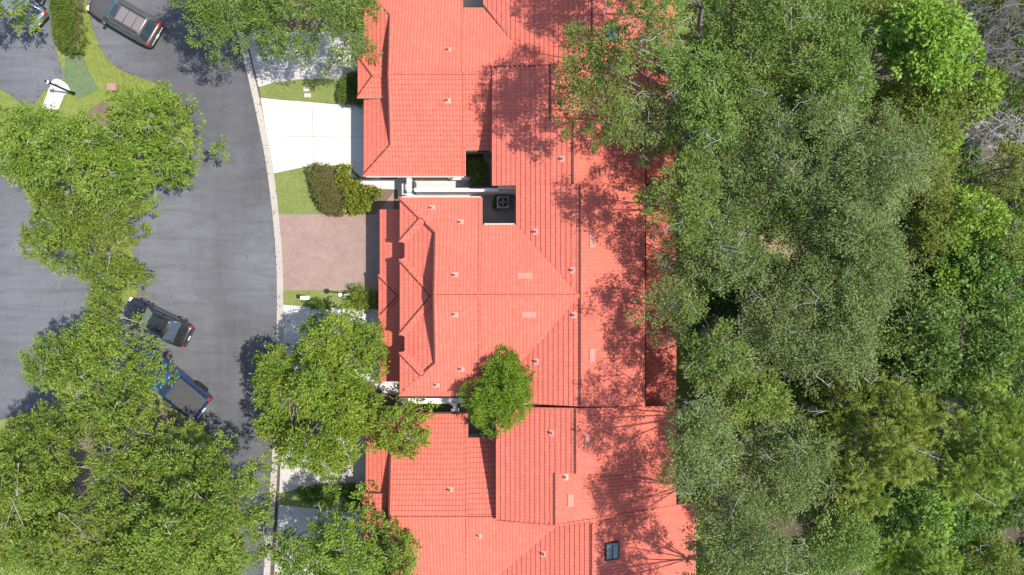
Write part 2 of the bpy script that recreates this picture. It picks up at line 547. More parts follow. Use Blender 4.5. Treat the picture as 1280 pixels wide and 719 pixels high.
sheet('driveway', [(352, 548), (400, 545), (470, 545), (470, 606), (420, 606), (380, 609), (349, 617)], CONC_B, 0.050)
sheet('lawn', [(349, 617), (380, 609), (420, 606), (475, 604), (475, 643), (410, 638), (348, 631)], GRASS, 0.045)
sheet('driveway', [(348, 631), (410, 638), (480, 645), (500, 720), (500, 800), (338, 800)], CONC_B, 0.050)
sheet('path', [(468, 480), (497, 477), (497, 495), (480, 491), (472, 486)], CONC_W, 0.056)

# driveway expansion joints: shallow dark grooves
bm = bmesh.new()
def groove(px0, py0, px1, py1, z, w=0.03):
    a, b = P(px0, py0, z), P(px1, py1, z)
    t = (b - a).normalized(); n = Vector((-t.y, t.x, 0)) * w / 2
    bm.faces.new([bm.verts.new(v) for v in (a - n, b - n, b + n, a + n)])
groove(372, 44, 376.5, 98, 0.054); groove(402, 44, 400, 98, 0.054); groove(428, 44, 427, 97, 0.054)
groove(335, 170, 470, 172, 0.056); groove(390, 128, 392, 206, 0.056)
groove(356, 425, 490, 428, 0.056); groove(415, 387, 414, 468, 0.056)
groove(408, 546, 408, 606, 0.054); groove(425, 640, 430, 790, 0.054)
o = bm_obj('driveway_joints', bm, simple('joint_filler', (0.22, 0.20, 0.18), 0.9)); tag(o, kind='structure')

# islands between the two lanes
ISL1 = smooth_line([(61, -90), (62, 0), (66, 40), (74, 75), (79, 97), (60, 110), (35, 133), (0, 112), (-70, 100)], 4) + \
       smooth_line([(-70, 205), (0, 208), (45, 262), (82, 305), (108, 340), (132, 380), (156, 392), (171, 372), (168, 330), (161, 290), (158, 268), (175, 245), (215, 222), (238, 195), (241, 162), (230, 135), (195, 105), (160, 92), (136, 76), (120, 48), (108, 0), (100, -90)], 4)
sheet('grass_island', ISL1, GRASS_Y, 0.07, 0.06)
ISL2 = [(-70, 520), (0, 525), (60, 505), (110, 480), (150, 470), (183, 472), (200, 490), (217, 507), (236, 523), (262, 545), (285, 600), (300, 660), (306, 840), (-70, 840)]
sheet('grass_island', smooth_line(ISL2[:-2], 3) + ISL2[-2:], GRASS, 0.07, 0.06)
sheet('planting_bed', smooth_line([(110, 138), (150, 118), (195, 132), (214, 168), (195, 200), (158, 230), (140, 280), (138, 340), (118, 330), (85, 270), (60, 210), (75, 165), (110, 138)], 4)[:-1], MULCH, 0.075)
sheet('planting_bed', smooth_line([(60, 560), (140, 508), (205, 515), (240, 545), (258, 600), (240, 670), (150, 700), (60, 670), (60, 560)], 4)[:-1], MULCH, 0.075)
sheet('planting_bed', [(81, 72), (100, 60), (112, 92), (124, 112), (100, 124), (82, 108), (80, 98)], GRASS_T, 0.076)
sheet('planting_bed', [(99, 62), (104, 0), (97, 0), (95, 40)], MULCH, 0.078)
# island kerb strip beside the pickup
ribbon('kerb', [(183, 470), (200, 487), (217, 504), (236, 520)], 0.0, 5.0, 0.0, 0.16, mat_concrete('tan_kerb', (0.36, 0.25, 0.18), stain=0.3))
# concrete crossing pad by the lamp
sheet('footpath_pad', smooth_line([(62, 108), (66, 100), (74, 99), (84, 106), (87, 114), (80, 119)], 3) + [(73, 137), (52, 136)], CONC_W, 0.085, 0.03)
# wood floor openings on the east side
sheet('dirt_path', smooth_line([(940, 292), (965, 288), (995, 300), (1012, 316), (990, 326), (960, 318), (946, 306), (940, 292)], 3)[:-1], SAND, 0.02)
sheet('dirt_path', smooth_line([(1150, 640), (1180, 655), (1215, 690), (1260, 684), (1300, 690), (1300, 705), (1240, 700), (1200, 712), (1165, 680), (1150, 640)], 3)[:-1], SAND, 0.02)
sheet('back_lawn', [(838, -60), (880, -60), (885, 300), (890, 500), (905, 800), (850, 800)], GRASS, 0.015)

# ------------------------------------------------------------------ roofs
PITCH = 0.38
DIRS = {'N': (0, 1), 'S': (0, -1), 'W': (-1, 0), 'E': (1, 0)}
class Plane:
    def __init__(s, px, py, z, d, m=PITCH, on=None):
        if on is not None: q = on.at(px, py)
        else: q = P(px, py, z)
        s.d = DIRS[d]; s.m = m
        s.c = q.z + m * (q.x * s.d[0] + q.y * s.d[1])
    def z(s, x, y): return s.c - s.m * (x * s.d[0] + y * s.d[1])
    def at(s, px, py):
        X, Y = (px - CX) * S0, (CY - py) * S0
        k = (H - s.c) / (H - s.m * (X * s.d[0] + Y * s.d[1]))
        return Vector((X * k, Y * k, H * (1 - k)))

rng_t = np.random.default_rng(5)
COLW, COURSE = 0.205, 0.29
def tile_facet(bm, deck, pl, pix):
    """barrel tiles laid on a roof plane, trimmed to the outline, with a deck slab below"""
    pts = [pl.at(*p) for p in pix]
    ar = sum(pts[i].x * pts[(i + 1) % len(pts)].y - pts[(i + 1) % len(pts)].x * pts[i].y for i in range(len(pts)))
    if ar < 0: pts.reverse()
    d = np.array(pl.d, float); u = np.array([-d[1], d[0]])
    xy = np.array([[p.x, p.y] for p in pts])
    us, vs = xy @ u, -(xy @ d)
    prof = [(0.0, 0.0), (0.09, 0.010), (0.24, 0.023), (0.45, 0.028), (0.64, 0.025), (0.82, 0.013), (0.93, 0.002)]
    c0, c1 = math.floor(us.min() / COLW) - 1, math.ceil(us.max() / COLW) + 1
    r0 = vs.min()
    nr = int(math.ceil((vs.max() - r0) / COURSE)) + 1
    ncol = c1 - c0
    U, HU, CI = [], [], []
    for c in range(ncol):
        for t, h in prof:
            U.append((c0 + c + t) * COLW); HU.append(h); CI.append(c)
    U.append((c0 + ncol) * COLW); HU.append(0.0); CI.append(ncol - 1)
    U, HU, CI = np.array(U), np.array(HU), np.array(CI)
    jit = rng_t.normal(0, 0.002, (nr + 1, ncol))
    sl = rng_t.normal(0, 0.003, (nr + 1, ncol))
    rows_v, rows_h = [], []
    for r in range(nr):
        vb = r0 + r * COURSE
        rows_v.append(vb + sl[r][CI] * (HU > 0.01)); rows_h.append(HU + 0.058 + jit[r][CI])
        rows_v.append(np.full_like(U, vb + COURSE - 0.005)); rows_h.append(HU * 0.9 + jit[r][CI] * 0.5)
    Vv = np.array(rows_v); Hh = np.array(rows_h)
    Uu = np.broadcast_to(U, Vv.shape)
    X = Uu * u[0] - Vv * d[0]; Y = Uu * u[1] - Vv * d[1]
    Z = pl.c - pl.m * (-Vv) + Hh
    nrow, nc = X.shape
    idx = np.arange(nrow * nc).reshape(nrow, nc)
    q = np.stack([idx[:-1, :-1], idx[:-1, 1:], idx[1:, 1:], idx[1:, :-1]], -1).reshape(-1, 4)
    V = np.stack([X, Y, Z], -1).reshape(-1, 3)
    # drop quads clearly outside
    cen = V[q].mean(1)[:, :2]
    keep = np.ones(len(q), bool)
    for i in range(len(xy if ar >= 0 else xy)):
        a = np.array(pts[i][:2]); b = np.array(pts[(i + 1) % len(pts)][:2])
        e = b - a; n = np.array([e[1], -e[0]]) / (np.linalg.norm(e) + 1e-9)
        keep &= ((cen - a) @ n) < 0.45
    q = q[keep]
    me = np_mesh('tmp', V, q)
    b2 = bmesh.new(); b2.from_mesh(me); bpy.data.meshes.remove(me)
    bmesh.ops.delete(b2, geom=[v for v in b2.verts if not v.link_faces], context='VERTS')
    for i in range(len(pts)):
        a = pts[i]; b = pts[(i + 1) % len(pts)]
        e = b - a; n = Vector((e.y, -e.x, 0)).normalized()
        bmesh.ops.bisect_plane(b2, geom=list(b2.verts) + list(b2.edges) + list(b2.faces), dist=1e-5, plane_co=a, plane_no=n, clear_outer=True)
    t = bpy.data.meshes.new('tmp'); b2.to_mesh(t); b2.free()
    bm.from_mesh(t); bpy.data.meshes.remove(t)
    # deck
    top = [deck.verts.new((p.x, p.y, p.z - 0.012)) for p in pts]
    bot = [deck.verts.new((p.x, p.y, p.z - 0.20)) for p in pts]
    deck.faces.new(top); deck.faces.new(list(reversed(bot)))
    for i in range(len(pts)):
        j = (i + 1) % len(pts)
        deck.faces.new((top[j], top[i], bot[i], bot[j]))

def ridge_caps(bm, a, b, r=0.11):
    """overlapping half round cap tiles along a ridge or hip"""
    L = (b - a).length
    n = max(1, int(L / 0.40))
    t = (b - a) / L
    side = t.cross(Vector((0, 0, 1))).normalized()
    up = side.cross(t).normalized()
    for k in range(n):
        s0, s1 = k * L / n - 0.03, (k + 1) * L / n + 0.03
        ra, rb = r * 1.10, r * 0.92
        rings = []
        for s, rr, lift in ((s0, ra, 0.03), (s1, rb, 0.012)):
            ring = []
            for i in range(7):
                an = math.pi * i / 6
                ring.append(bm.verts.new(a + t * s + side * (math.cos(an) * rr) + up * (math.sin(an) * rr * 0.85 + lift)))
            rings.append(ring)
        for i in range(6):
            bm.faces.new((rings[0][i], rings[0][i + 1], rings[1][i + 1], rings[1][i]))
        bm.faces.new(rings[0]); bm.faces.new(list(reversed(rings[1])))

class Roof:
    """collects facets and caps of one roof part"""
    def __init__(s, name, parent):
        s.name, s.parent = name, parent
        s.bm, s.deck, s.caps = bmesh.new(), bmesh.new(), []
    def f(s, pl, *pix): tile_facet(s.bm, s.deck, pl, list(pix))
    def cap_on(s, pl, p0, p1, r=0.07):
        a, b = pl.at(*p0) + Vector((0, 0, 0.03)), pl.at(*p1) + Vector((0, 0, 0.03))
        c = bmesh.new(); ridge_caps(c, a, b, r)
        m = bmesh.new()  # dark strip on the side away from the sun, painting the cap's shade
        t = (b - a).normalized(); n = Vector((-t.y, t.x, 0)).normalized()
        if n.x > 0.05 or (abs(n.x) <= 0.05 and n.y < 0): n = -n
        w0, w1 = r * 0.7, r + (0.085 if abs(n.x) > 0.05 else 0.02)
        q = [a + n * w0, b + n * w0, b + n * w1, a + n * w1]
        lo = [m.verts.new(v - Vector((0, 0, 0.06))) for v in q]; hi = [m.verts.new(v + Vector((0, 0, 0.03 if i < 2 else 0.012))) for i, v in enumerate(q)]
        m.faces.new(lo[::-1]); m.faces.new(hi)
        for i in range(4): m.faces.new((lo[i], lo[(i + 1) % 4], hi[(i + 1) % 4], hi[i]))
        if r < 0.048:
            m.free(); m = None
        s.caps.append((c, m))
    def done(s):
        o = bm_obj(s.name, s.bm, ROOF, s.parent, recalc=False)
        bm_obj('fascia', s.deck, FASCIA, o)
        for c, m in s.caps:
            bm_obj('ridge_cap', c, ROOF, o, smooth=False)
            if m: bm_obj('cap_shade_strip', m, CAP_SHADE, o)
        s.o = o
        return o

def pipe_vent(pl, px, py, parent):
    """square flashing plate with a small hooded pipe"""
    q = pl.at(px, py)
    bm = bmesh.new()
    n = Vector((pl.m * pl.d[0], pl.m * pl.d[1], 1)).normalized()
    M = Matrix.Translation(q + n * 0.075) @ n.to_track_quat('Z', 'Y').to_matrix().to_4x4()
    box(bm, -0.19, 0.19, -0.15, 0.15, -0.05, 0.006, M)
    M2 = Matrix.Translation(q + Vector((-0.05, 0, 0.0)))
    cyl(bm, (0, 0, 0), 0.075, 0.07, 0.30, 12, M2)
    o = bm_obj('roof_vent', bm, VENTW, parent)
    b2 = bmesh.new()
    cyl(b2, (0, 0, 0.295), 0.06, 0.06, 0.012, 10, M2)
    return o, b2

def flat_vent(pl, px, py, w, h, parent):
    q = pl.at(px, py)
    bm = bmesh.new()
    n = Vector((pl.m * pl.d[0], pl.m * pl.d[1], 1)).normalized()
    dd = Vector((pl.d[0], pl.d[1], -pl.m)).normalized()
    uu = n.cross(dd)
    M = Matrix((( uu.x, dd.x, n.x, q.x), (uu.y, dd.y, n.y, q.y), (uu.z, dd.z, n.z, q.z + 0.06), (0, 0, 0, 1)))
    box(bm, -w / 2, w / 2, -h / 2, h / 2, -0.05, 0.035, M)
    for k in range(3):
        y = -h / 2 + h * (k + 0.5) / 3
        box(bm, -w * 0.42, w * 0.42, y - h * 0.10, y + h * 0.10, 0.035, 0.06, M)
    return bm_obj('roof_vent', bm, PALE_VENT, parent)

def skylight(pl, px, py, w, h, parent):
    q = pl.at(px, py)
    n = Vector((pl.m * pl.d[0], pl.m * pl.d[1], 1)).normalized()
    dd = Vector((pl.d[0], pl.d[1], -pl.m)).normalized()
    uu = n.cross(dd)
    M = Matrix((( uu.x, dd.x, n.x, q.x), (uu.y, dd.y, n.y, q.y), (uu.z, dd.z, n.z, q.z + 0.05), (0, 0, 0, 1)))
    bm = bmesh.new()
    t = 0.06
    box(bm, -w/2, w/2, -h/2, -h/2 + t, -0.05, 0.16, M); box(bm, -w/2, w/2, h/2 - t, h/2, -0.05, 0.16, M)
    box(bm, -w/2, -w/2 + t, -h/2 + t, h/2 - t, -0.05, 0.16, M); box(bm, w/2 - t, w/2, -h/2 + t, h/2 - t, -0.05, 0.16, M)
    box(bm, -w/2 + t, w/2 - t, -0.03, 0.03, -0.05, 0.158, M)
    fr = bm_obj('skylight', bm, METAL_D, parent)
    b2 = bmesh.new()
    box(b2, -w/2 + t, w/2 - t, -h/2 + t, h/2 - t, 0.08, 0.13, M)
    bm_obj('pane', b2, SKYGLASS, fr)
    return fr

def wall_box(bm, px0, py0, px1, py1, zref, inset, top, ins=None):
    a, b = P(px0, py0, zref), P(px1, py1, zref)
    x0, x1 = min(a.x, b.x), max(a.x, b.x); y0, y1 = min(a.y, b.y), max(a.y, b.y)
    l, r, s, n = ins or (inset, inset, inset, inset)
    box(bm, x0 + l, x1 - r, y0 + s, y1 - n, 0.0, top)

def vents(kind_list, parent):
    holes = None
    for pl, px, py in kind_list:
        o, b2 = pipe_vent(pl, px, py, parent)
        bm_obj('vent_mouth', b2, DARK, o)

def garage_door(px_wall_x, y0, y1, parent, z1=2.15):
    """panelled door on a west wall at world x"""
    bm = bmesh.new()
    box(bm, px_wall_x - 0.05, px_wall_x + 0.02, y0, y1, 0.06, z1)
    for r in range(4):
        for c in range(6):
            yy = y0 + (y1 - y0) * (c + 0.1) / 6; ye = y0 + (y1 - y0) * (c + 0.9) / 6
            zz = 0.1 + (z1 - 0.1) * (r + 0.12) / 4; ze = 0.1 + (z1 - 0.1) * (r + 0.88) / 4
            box(bm, px_wall_x - 0.075, px_wall_x - 0.048, yy, ye, zz, ze)
    bm_obj('garage_door', bm, WHITE_M, parent)

G_H = 'terracotta roofed houses in a row along the road'
# ---- middle house (B)
hb = root('house', P(640, 370, 0), 'terracotta tiled house in the middle of the row, behind the brick driveway', 'house', G_H)
BN = Plane(550, 247, 5.5, 'N')
BS = Plane(600, 370, 0, 'S', on=BN)
BWe = Plane(645, 281, 0, 'W', on=BN)
BE = Plane(727, 300, 0, 'E', on=BWe)
BWf = Plane(545, 290, 0, 'W', on=BN); BWf.c -= 0.16
BWb = Plane(500, 247, 0, 'W', on=BN)
rf = Roof('main_roof', hb)
rf.f(BN, (500, 247), (545.5, 247), (545.5, 290))
rf.f(BN, (545.5, 247), (603, 247), (603, 290), (545.5, 290))
rf.f(BN, (545.5, 290), (603, 290), (603, 370), (543, 370))
rf.f(BN, (603, 281), (645, 281), (725, 370), (603, 370))
rf.f(BS, (500, 495), (545.5, 454), (545.5, 495))
rf.f(BS, (543, 370), (603, 370), (603, 454), (545.5, 454))
rf.f(BS, (545.5, 454), (603, 454), (603, 495), (545.5, 495))
rf.f(BS, (603, 370), (725, 370), (648, 459), (603, 459))
rf.f(BWe, (645, 232), (727, 230), (727, 368), (722, 366), (645, 281))
rf.f(BWe, (727, 372), (727, 508), (648, 504), (648, 459), (722, 374))
rf.f(BWe, (722, 366), (727, 368), (727, 372), (722, 374))
rf.f(BE, (727, 230), (806, 230), (806, 508), (727, 508))
rf.f(BWf, (506, 252), (545.5, 290), (545.5, 454), (506, 489))
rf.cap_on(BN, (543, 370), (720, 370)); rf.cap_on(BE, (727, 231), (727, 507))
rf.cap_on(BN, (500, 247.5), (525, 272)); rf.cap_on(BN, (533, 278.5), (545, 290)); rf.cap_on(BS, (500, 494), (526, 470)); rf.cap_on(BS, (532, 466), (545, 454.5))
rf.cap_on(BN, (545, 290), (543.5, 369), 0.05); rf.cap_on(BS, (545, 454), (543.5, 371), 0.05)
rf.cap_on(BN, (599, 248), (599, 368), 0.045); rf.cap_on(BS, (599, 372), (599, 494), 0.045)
# projecting hipped bays of the front slope
def bay(rf, plW, x, ytop, ymid, ybot, xa, dx, nface=True, sface=True):
    rf.f(plW, (x, ytop), (xa, ymid), (x, ybot))
    if nface:
        pn = Plane((x + xa) / 2, (ytop + ymid) / 2, 0, 'N', on=plW)
        rf.f(pn, (x, ytop), (x + dx, ytop - 3), (xa + dx, ymid - 2), (xa, ymid))
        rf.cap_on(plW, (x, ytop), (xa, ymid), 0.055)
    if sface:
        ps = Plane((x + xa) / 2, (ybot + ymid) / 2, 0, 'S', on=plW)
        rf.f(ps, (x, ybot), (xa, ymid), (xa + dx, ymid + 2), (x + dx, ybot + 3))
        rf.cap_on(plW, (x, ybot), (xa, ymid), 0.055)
bay(rf, BWb, 500, 248, 274, 302, 525, 8, nface=False)
bay(rf, BWb, 500, 325, 370, 418, 541, 6)
bay(rf, BWb, 500, 441, 468, 493.5, 526, 8, sface=False)
mroof = rf.done()
vents([(BN, 540, 260), (BN, 576, 278), (BN, 569, 344), (BS, 569, 393), (BS, 577, 461), (BS, 546, 481),
       (BWe, 670, 290), (BWe, 716, 338), (BWe, 718, 394), (BWe, 671, 452)], mroof)
flat_vent(BN, 656, 345, 0.85, 0.36, mroof); flat_vent(BS, 661, 393, 0.85, 0.36, mroof)
flat_vent(BE, 740, 301, 0.75, 0.36, mroof); flat_vent(BE, 740, 444, 0.75, 0.36, mroof)
# gable wall under the rake
def gable(pn, ps, x, y0, yr, y1, base, parent):
    a, r_, b = pn.at(x, y0), pn.at(x - 2, yr), ps.at(x, y1)
    xx = max(a.x, r_.x, b.x) + 0.10
    bm = bmesh.new()
    q = []
    for dx in (0, 0.15):
        q.append([bm.verts.new((xx + dx, v.y, z)) for v, z in ((a, a.z - 0.2), (r_, r_.z - 0.2), (b, b.z - 0.2), (b, base), (a, base))])
    bm.faces.new(q[0]); bm.faces.new(list(reversed(q[1])))
    for i in range(5): bm.faces.new((q[0][i], q[0][(i + 1) % 5], q[1][(i + 1) % 5], q[1][i]))
    bm_obj('gable_wall', bm, STUCCO, parent)
gable(BN, BS, 545.5, 290, 370, 454, 5.2, hb)
# porch and rear roofs
BL = Plane(475, 370, 2.9, 'W')
BLb = Plane(472, 370, 2.9, 'W')
rf = Roof('porch_roof', hb)
rf.f(BL, (475, 262), (522, 262), (522, 477), (475, 477))
rf.f(BLb, (473.5, 344), (500, 370), (473.5, 397))
pn = Plane(487, 357, 0, 'N', on=BLb); rf.f(pn, (473.5, 344), (479, 341), (505, 368), (500, 370))
ps = Plane(487, 383, 0, 'S', on=BLb); rf.f(ps, (473.5, 397), (500, 370), (505, 372), (479, 400))
rf.cap_on(BLb, (473.5, 344), (500, 370), 0.05); rf.cap_on(BLb, (473.5, 397), (500, 370), 0.05)
rf.done()
BR = Plane(845, 370, 2.8, 'E', 0.25)
rf = Roof('rear_porch_roof', hb)
rf.f(BR, (792, 232), (845, 232), (845, 508), (792, 508))
rf.done()
bm = bmesh.new()
wall_box(bm, 500, 247, 603, 495, 5.5, 0.45, 5.45)
wall_box(bm, 645, 232, 806, 508, 6.0, 0.35, 5.75, (0.35, 0.45, 0.02, 0.02))
wall_box(bm, 603, 281, 650, 459, 5.7, 0.3, 5.7, (0.0, 0.0, 0.3, 0.3))
wall_box(bm, 482, 266, 505, 473, 2.6, 0.3, 2.55)
wall_box(bm, 800, 240, 842, 500, 2.8, 0.3, 2.6)
bm_obj('wall', bm, STUCCO, hb)
wx = P(482, 266, 2.6).x + 0.3
garage_door(wx, P(0, 350, 0).y, P(0, 275, 0).y, hb)
garage_door(wx, P(0, 465, 0).y, P(0, 392, 0).y, hb)

# ---- upper house (A)
ha = root('house', P(640, 92, 0), 'terracotta tiled house at the top of the row, behind the wide white driveway', 'house', G_H)
AS = Plane(520, 220, 2.85, 'S')
AN = Plane(520, 92, 0, 'N', on=AS)
AW = Plane(455, 220, 0, 'W', on=AS)
AWn = Plane(630, 43, 0, 'W', on=AN)
AEn = Plane(742, 0, 0, 'E', on=AWn)
AWe = Plane(615, 180, 5.2, 'W')
AE1 = Plane(718, 190, 0, 'E', on=AWe)
AE2 = Plane(690, 100, 0, 'E', on=AWe)
rf = Roof('main_roof', ha)
rf.f(AS, (455, 220), (489, 220), (489, 182))
rf.f(AS, (489, 220), (582, 220), (582, 182), (489, 182))
rf.f(AS, (489, 182), (582, 182), (582, 92), (486, 92))
rf.f(AS, (582, 188), (618, 188), (618, 92), (582, 92))
rf.f(AN, (486, 92), (488.5, 18), (578, 18), (578, 92))
rf.f(AN, (488.5, 18), (488.5, -50), (578, -50), (578, 18))
rf.f(AN, (578, 10), (608, 10), (664, 82), (640, 92), (578, 92))
rf.f(AN, (453, -18), (488.5, 18), (488.5, -50), (453, -50))
rf.f(AW, (455, 220), (489, 182), (488.5, 18), (455, -16))
rf.f(AWn, (604, -60), (742, -60), (742, 81), (664, 82), (604, 5))
rf.f(AEn, (742, -60), (822, -60), (822, 79), (742, 81))
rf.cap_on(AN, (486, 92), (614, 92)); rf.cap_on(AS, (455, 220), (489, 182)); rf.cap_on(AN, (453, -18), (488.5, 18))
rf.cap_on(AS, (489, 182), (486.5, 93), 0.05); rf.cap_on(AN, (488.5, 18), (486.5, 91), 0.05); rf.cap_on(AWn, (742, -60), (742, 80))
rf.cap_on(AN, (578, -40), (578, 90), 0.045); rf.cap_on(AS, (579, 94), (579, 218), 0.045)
mroof = rf.done()
vents([(AN, 561, 63), (AS, 560, 126)], mroof)
skylight(AEn, 764, 42, 1.0, 0.8, mroof)
gable(AN, AS, 488.5, 18, 92, 182, 2.8, ha)
# entry porch in front of the gable
AB = Plane(447, 95, 3.55, 'W')
rf = Roof('entry_roof', ha)
rf.f(AB, (447.5, 68.5), (467, 95), (447.5, 122.5))
pn = Plane(457, 82, 0, 'N', on=AB); rf.f(pn, (447.5, 68.5), (491, 68.5), (491, 95), (467, 95))
ps = Plane(457, 109, 0, 'S', on=AB); rf.f(ps, (447.5, 122.5), (467, 95), (491, 95), (491, 122.5))
rf.cap_on(AB, (447.5, 68.5), (467, 95), 0.055); rf.cap_on(AB, (447.5, 122.5), (467, 95), 0.055); rf.cap_on(pn, (467, 95), (486, 95), 0.05)
rf.done()
rf = Roof('rear_roof', ha)
rf.f(AWe, (615, 82), (690, 79.5), (690, 231), (615, 232))
rf.f(AWe, (690, 150), (718, 150), (718, 230), (690, 231))
rf.f(AE1, (718, 150), (806, 150), (806, 230), (718, 230))
rf.f(AE2, (690, 79.5), (806, 78), (806, 150), (690, 150))
rf.cap_on(AWe, (718, 150), (718, 230)); rf.cap_on(AWe, (690, 80), (690, 150)); rf.cap_on(AWe, (615.5, 82), (690, 79.5), 0.07)
rr = rf.done()
vents([(AWe, 675, 187), (AWe, 703, 199)], rr)
AR = Plane(845, 150, 2.8, 'E', 0.25)
rf = Roof('rear_porch_roof', ha)
rf.f(AR, (792, -50), (843, -50), (845, 229), (792, 229))
rf.done()
bm = bmesh.new()
wall_box(bm, 455, -50, 579, 220, 2.85, 0.45, 2.8)
wall_box(bm, 576, 92, 618, 188, 3.0, 0.3, 3.2, (0.0, 0.0, 0.3, 0.0))
wall_box(bm, 615, 82, 700, 232, 5.2, 0.35, 5.0, (0.35, 0.0, 0.03, 0.02))
wall_box(bm, 700, 84, 806, 231, 4.6, 0.35, 4.3, (0.0, 0.45, 0.03, 0.02))
wall_box(bm, 606, -60, 815, 80, 4.0, 0.3, 3.4, (0.3, 0.4, 0.02, 0.0))
wall_box(bm, 800, -40, 842, 222, 2.8, 0.3, 2.6)
wall_box(bm, 452, 73, 486, 118, 3.5, 0.3, 3.4)
bm_obj('wall', bm, STUCCO, ha)
wx = P(455, 0, 2.85).x + 0.45
garage_door(wx, P(0, 205, 0).y, P(0, 140, 0).y, ha)

# ---- lower house (C and D)
hc = root('house', P(640, 640, 0), 'terracotta tiled house at the bottom of the row with a blue green skylight', 'house', G_H)
CN = Plane(540, 517, 2.85, 'N')
DS = Plane(540, 647, 0, 'S', on=CN)
CW = Plane(458, 517, 0, 'W', on=CN)
DW = Plane(660, 688, 0, 'W', on=DS)
DE = Plane(741, 690, 0, 'E', on=DW)
CWe = Plane(620, 580, 5.6, 'W')
CE1 = Plane(721, 550, 0, 'E', on=CWe)
CE2 = Plane(695, 620, 0, 'E', on=CWe)
rf = Roof('main_roof', hc)
rf.f(CN, (458, 517), (490, 517), (490, 555))
rf.f(CN, (490, 517), (585, 517), (585, 555), (490, 555))
rf.f(CN, (490, 555), (585, 555), (585, 647), (487.5, 647))
rf.f(CN, (585, 547), (624, 547), (624, 647), (585, 647))
rf.f(DS, (487.5, 647), (582, 647), (582, 735), (490, 735))
rf.f(DS, (490, 735), (582, 735), (582, 790), (490, 790))
rf.f(DS, (582, 647), (624, 647), (699, 656), (606, 734), (582, 734))
rf.f(DS, (456, 775), (490, 735), (490, 790), (456, 790))
rf.f(CW, (458, 517), (490, 555), (490, 735), (456, 775))
rf.f(DW, (699, 654), (741, 641), (741, 790), (606, 790), (606, 734))
rf.f(DE, (741, 641), (845, 622), (845, 790), (741, 790))
rf.f(DE, (845, 631), (868, 629), (868, 790), (845, 790))
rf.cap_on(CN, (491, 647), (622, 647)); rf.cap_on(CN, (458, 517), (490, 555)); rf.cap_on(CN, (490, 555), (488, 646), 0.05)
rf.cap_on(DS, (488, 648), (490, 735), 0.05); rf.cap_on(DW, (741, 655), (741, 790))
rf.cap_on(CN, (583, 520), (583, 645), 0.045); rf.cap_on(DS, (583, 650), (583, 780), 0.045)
mroof = rf.done()
vents([(CN, 563, 612), (DS, 599, 669), (DW, 680, 692)], mroof)
skylight(DE, 764, 688, 1.05, 0.92, mroof)
gable(CN, DS, 490, 555, 647, 735, 2.8, hc)
CB = Plane(453, 645, 3.55, 'W')
rf = Roof('entry_roof', hc)
rf.f(CB, (453, 617), (474, 644), (453, 671))
pn = Plane(463.5, 630.5, 0, 'N', on=CB); rf.f(pn, (453, 617), (493, 617), (493, 644), (474, 644))
ps = Plane(463.5, 657.5, 0, 'S', on=CB); rf.f(ps, (453, 671), (474, 644), (493, 644), (493, 671))
rf.cap_on(CB, (453, 617), (474, 644), 0.055); rf.cap_on(CB, (453, 671), (474, 644), 0.055)
rf.done()
rf = Roof('rear_roof', hc)
rf.f(CWe, (620, 508), (695, 510), (695, 657), (620, 651))
rf.f(CWe, (695, 510), (721, 511), (721, 592), (695, 592))
rf.f(CE1, (721, 511), (845, 508), (845, 592), (721, 592))
rf.f(CE2, (695, 592), (845, 592), (845, 632), (695, 657))
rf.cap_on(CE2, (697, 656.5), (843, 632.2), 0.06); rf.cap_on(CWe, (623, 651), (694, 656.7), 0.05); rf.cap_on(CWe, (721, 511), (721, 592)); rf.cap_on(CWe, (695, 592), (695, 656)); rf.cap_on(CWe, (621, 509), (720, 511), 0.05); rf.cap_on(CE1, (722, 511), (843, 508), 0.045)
rr = rf.done()
vents([(CWe, 690, 541), (CE2, 707, 596)], rr)
flat_vent(CE1, 734, 551, 0.75, 0.36, rr); flat_vent(CE2, 713, 625, 0.75, 0.36, rr)
bm = bmesh.new()
wall_box(bm, 456, 517, 582, 790, 2.85, 0.45, 2.8)
wall_box(bm, 579, 547, 624, 720, 3.0, 0.3, 3.2, (0.0, 0.0, 0.0, 0.3))
wall_box(bm, 620, 510, 700, 650, 5.2, 0.35, 5.0, (0.35, 0.0, 0.02, 0.02))
wall_box(bm, 700, 512, 845, 640, 4.4, 0.35, 3.6, (0.0, 0.45, 0.02, 0.02))
wall_box(bm, 607, 662, 866, 790, 3.2, 0.35, 2.9, (0.35, 0.45, 0.02, 0.02))
wall_box(bm, 458, 622, 490, 666, 3.5, 0.3, 3.4)
bm_obj('wall', bm, STUCCO, hc)
wx = P(456, 0, 2.85).x + 0.45
garage_door(wx, P(0, 600, 0).y, P(0, 550, 0).y, hc)

def gutter(pl, p0, p1, parent, mat, out):
    """open box gutter hung under an eave edge"""
    a, b = pl.at(*p0), pl.at(*p1)
    t = (b - a); t.z = 0; L = t.length; t.normalize()
    n = Vector((out[0], out[1], 0))
    bm = bmesh.new()
    z = (a.z + b.z) / 2
    def bar(o0, o1, z0, z1):
        q = [a + n * o0, b + n * o0, b + n * o1, a + n * o1]
        prism(bm, [(v.x, v.y) for v in q], z0, z1)
    bar(0.012, 0.085, z - 0.14, z - 0.128); bar(0.072, 0.085, z - 0.129, z - 0.02); bar(0.012, 0.022, z - 0.129, z - 0.03)
    bm_obj('gutter', bm, mat, parent)
GUT_D = simple('dark_gutter', (0.075, 0.03, 0.025), 0.6)
GUT_P = simple('pale_gutter', (0.52, 0.42, 0.36), 0.6)
gutter(BE, (806, 232), (806, 506), hb, GUT_D, (1, 0))
gutter(AE1, (806, 152), (806, 228), ha, GUT_D, (1, 0))
gutter(BN, (502, 247), (601, 247), hb, GUT_P, (0, 1))
gutter(BN, (605, 281), (643, 281), hb, GUT_P, (0, 1))
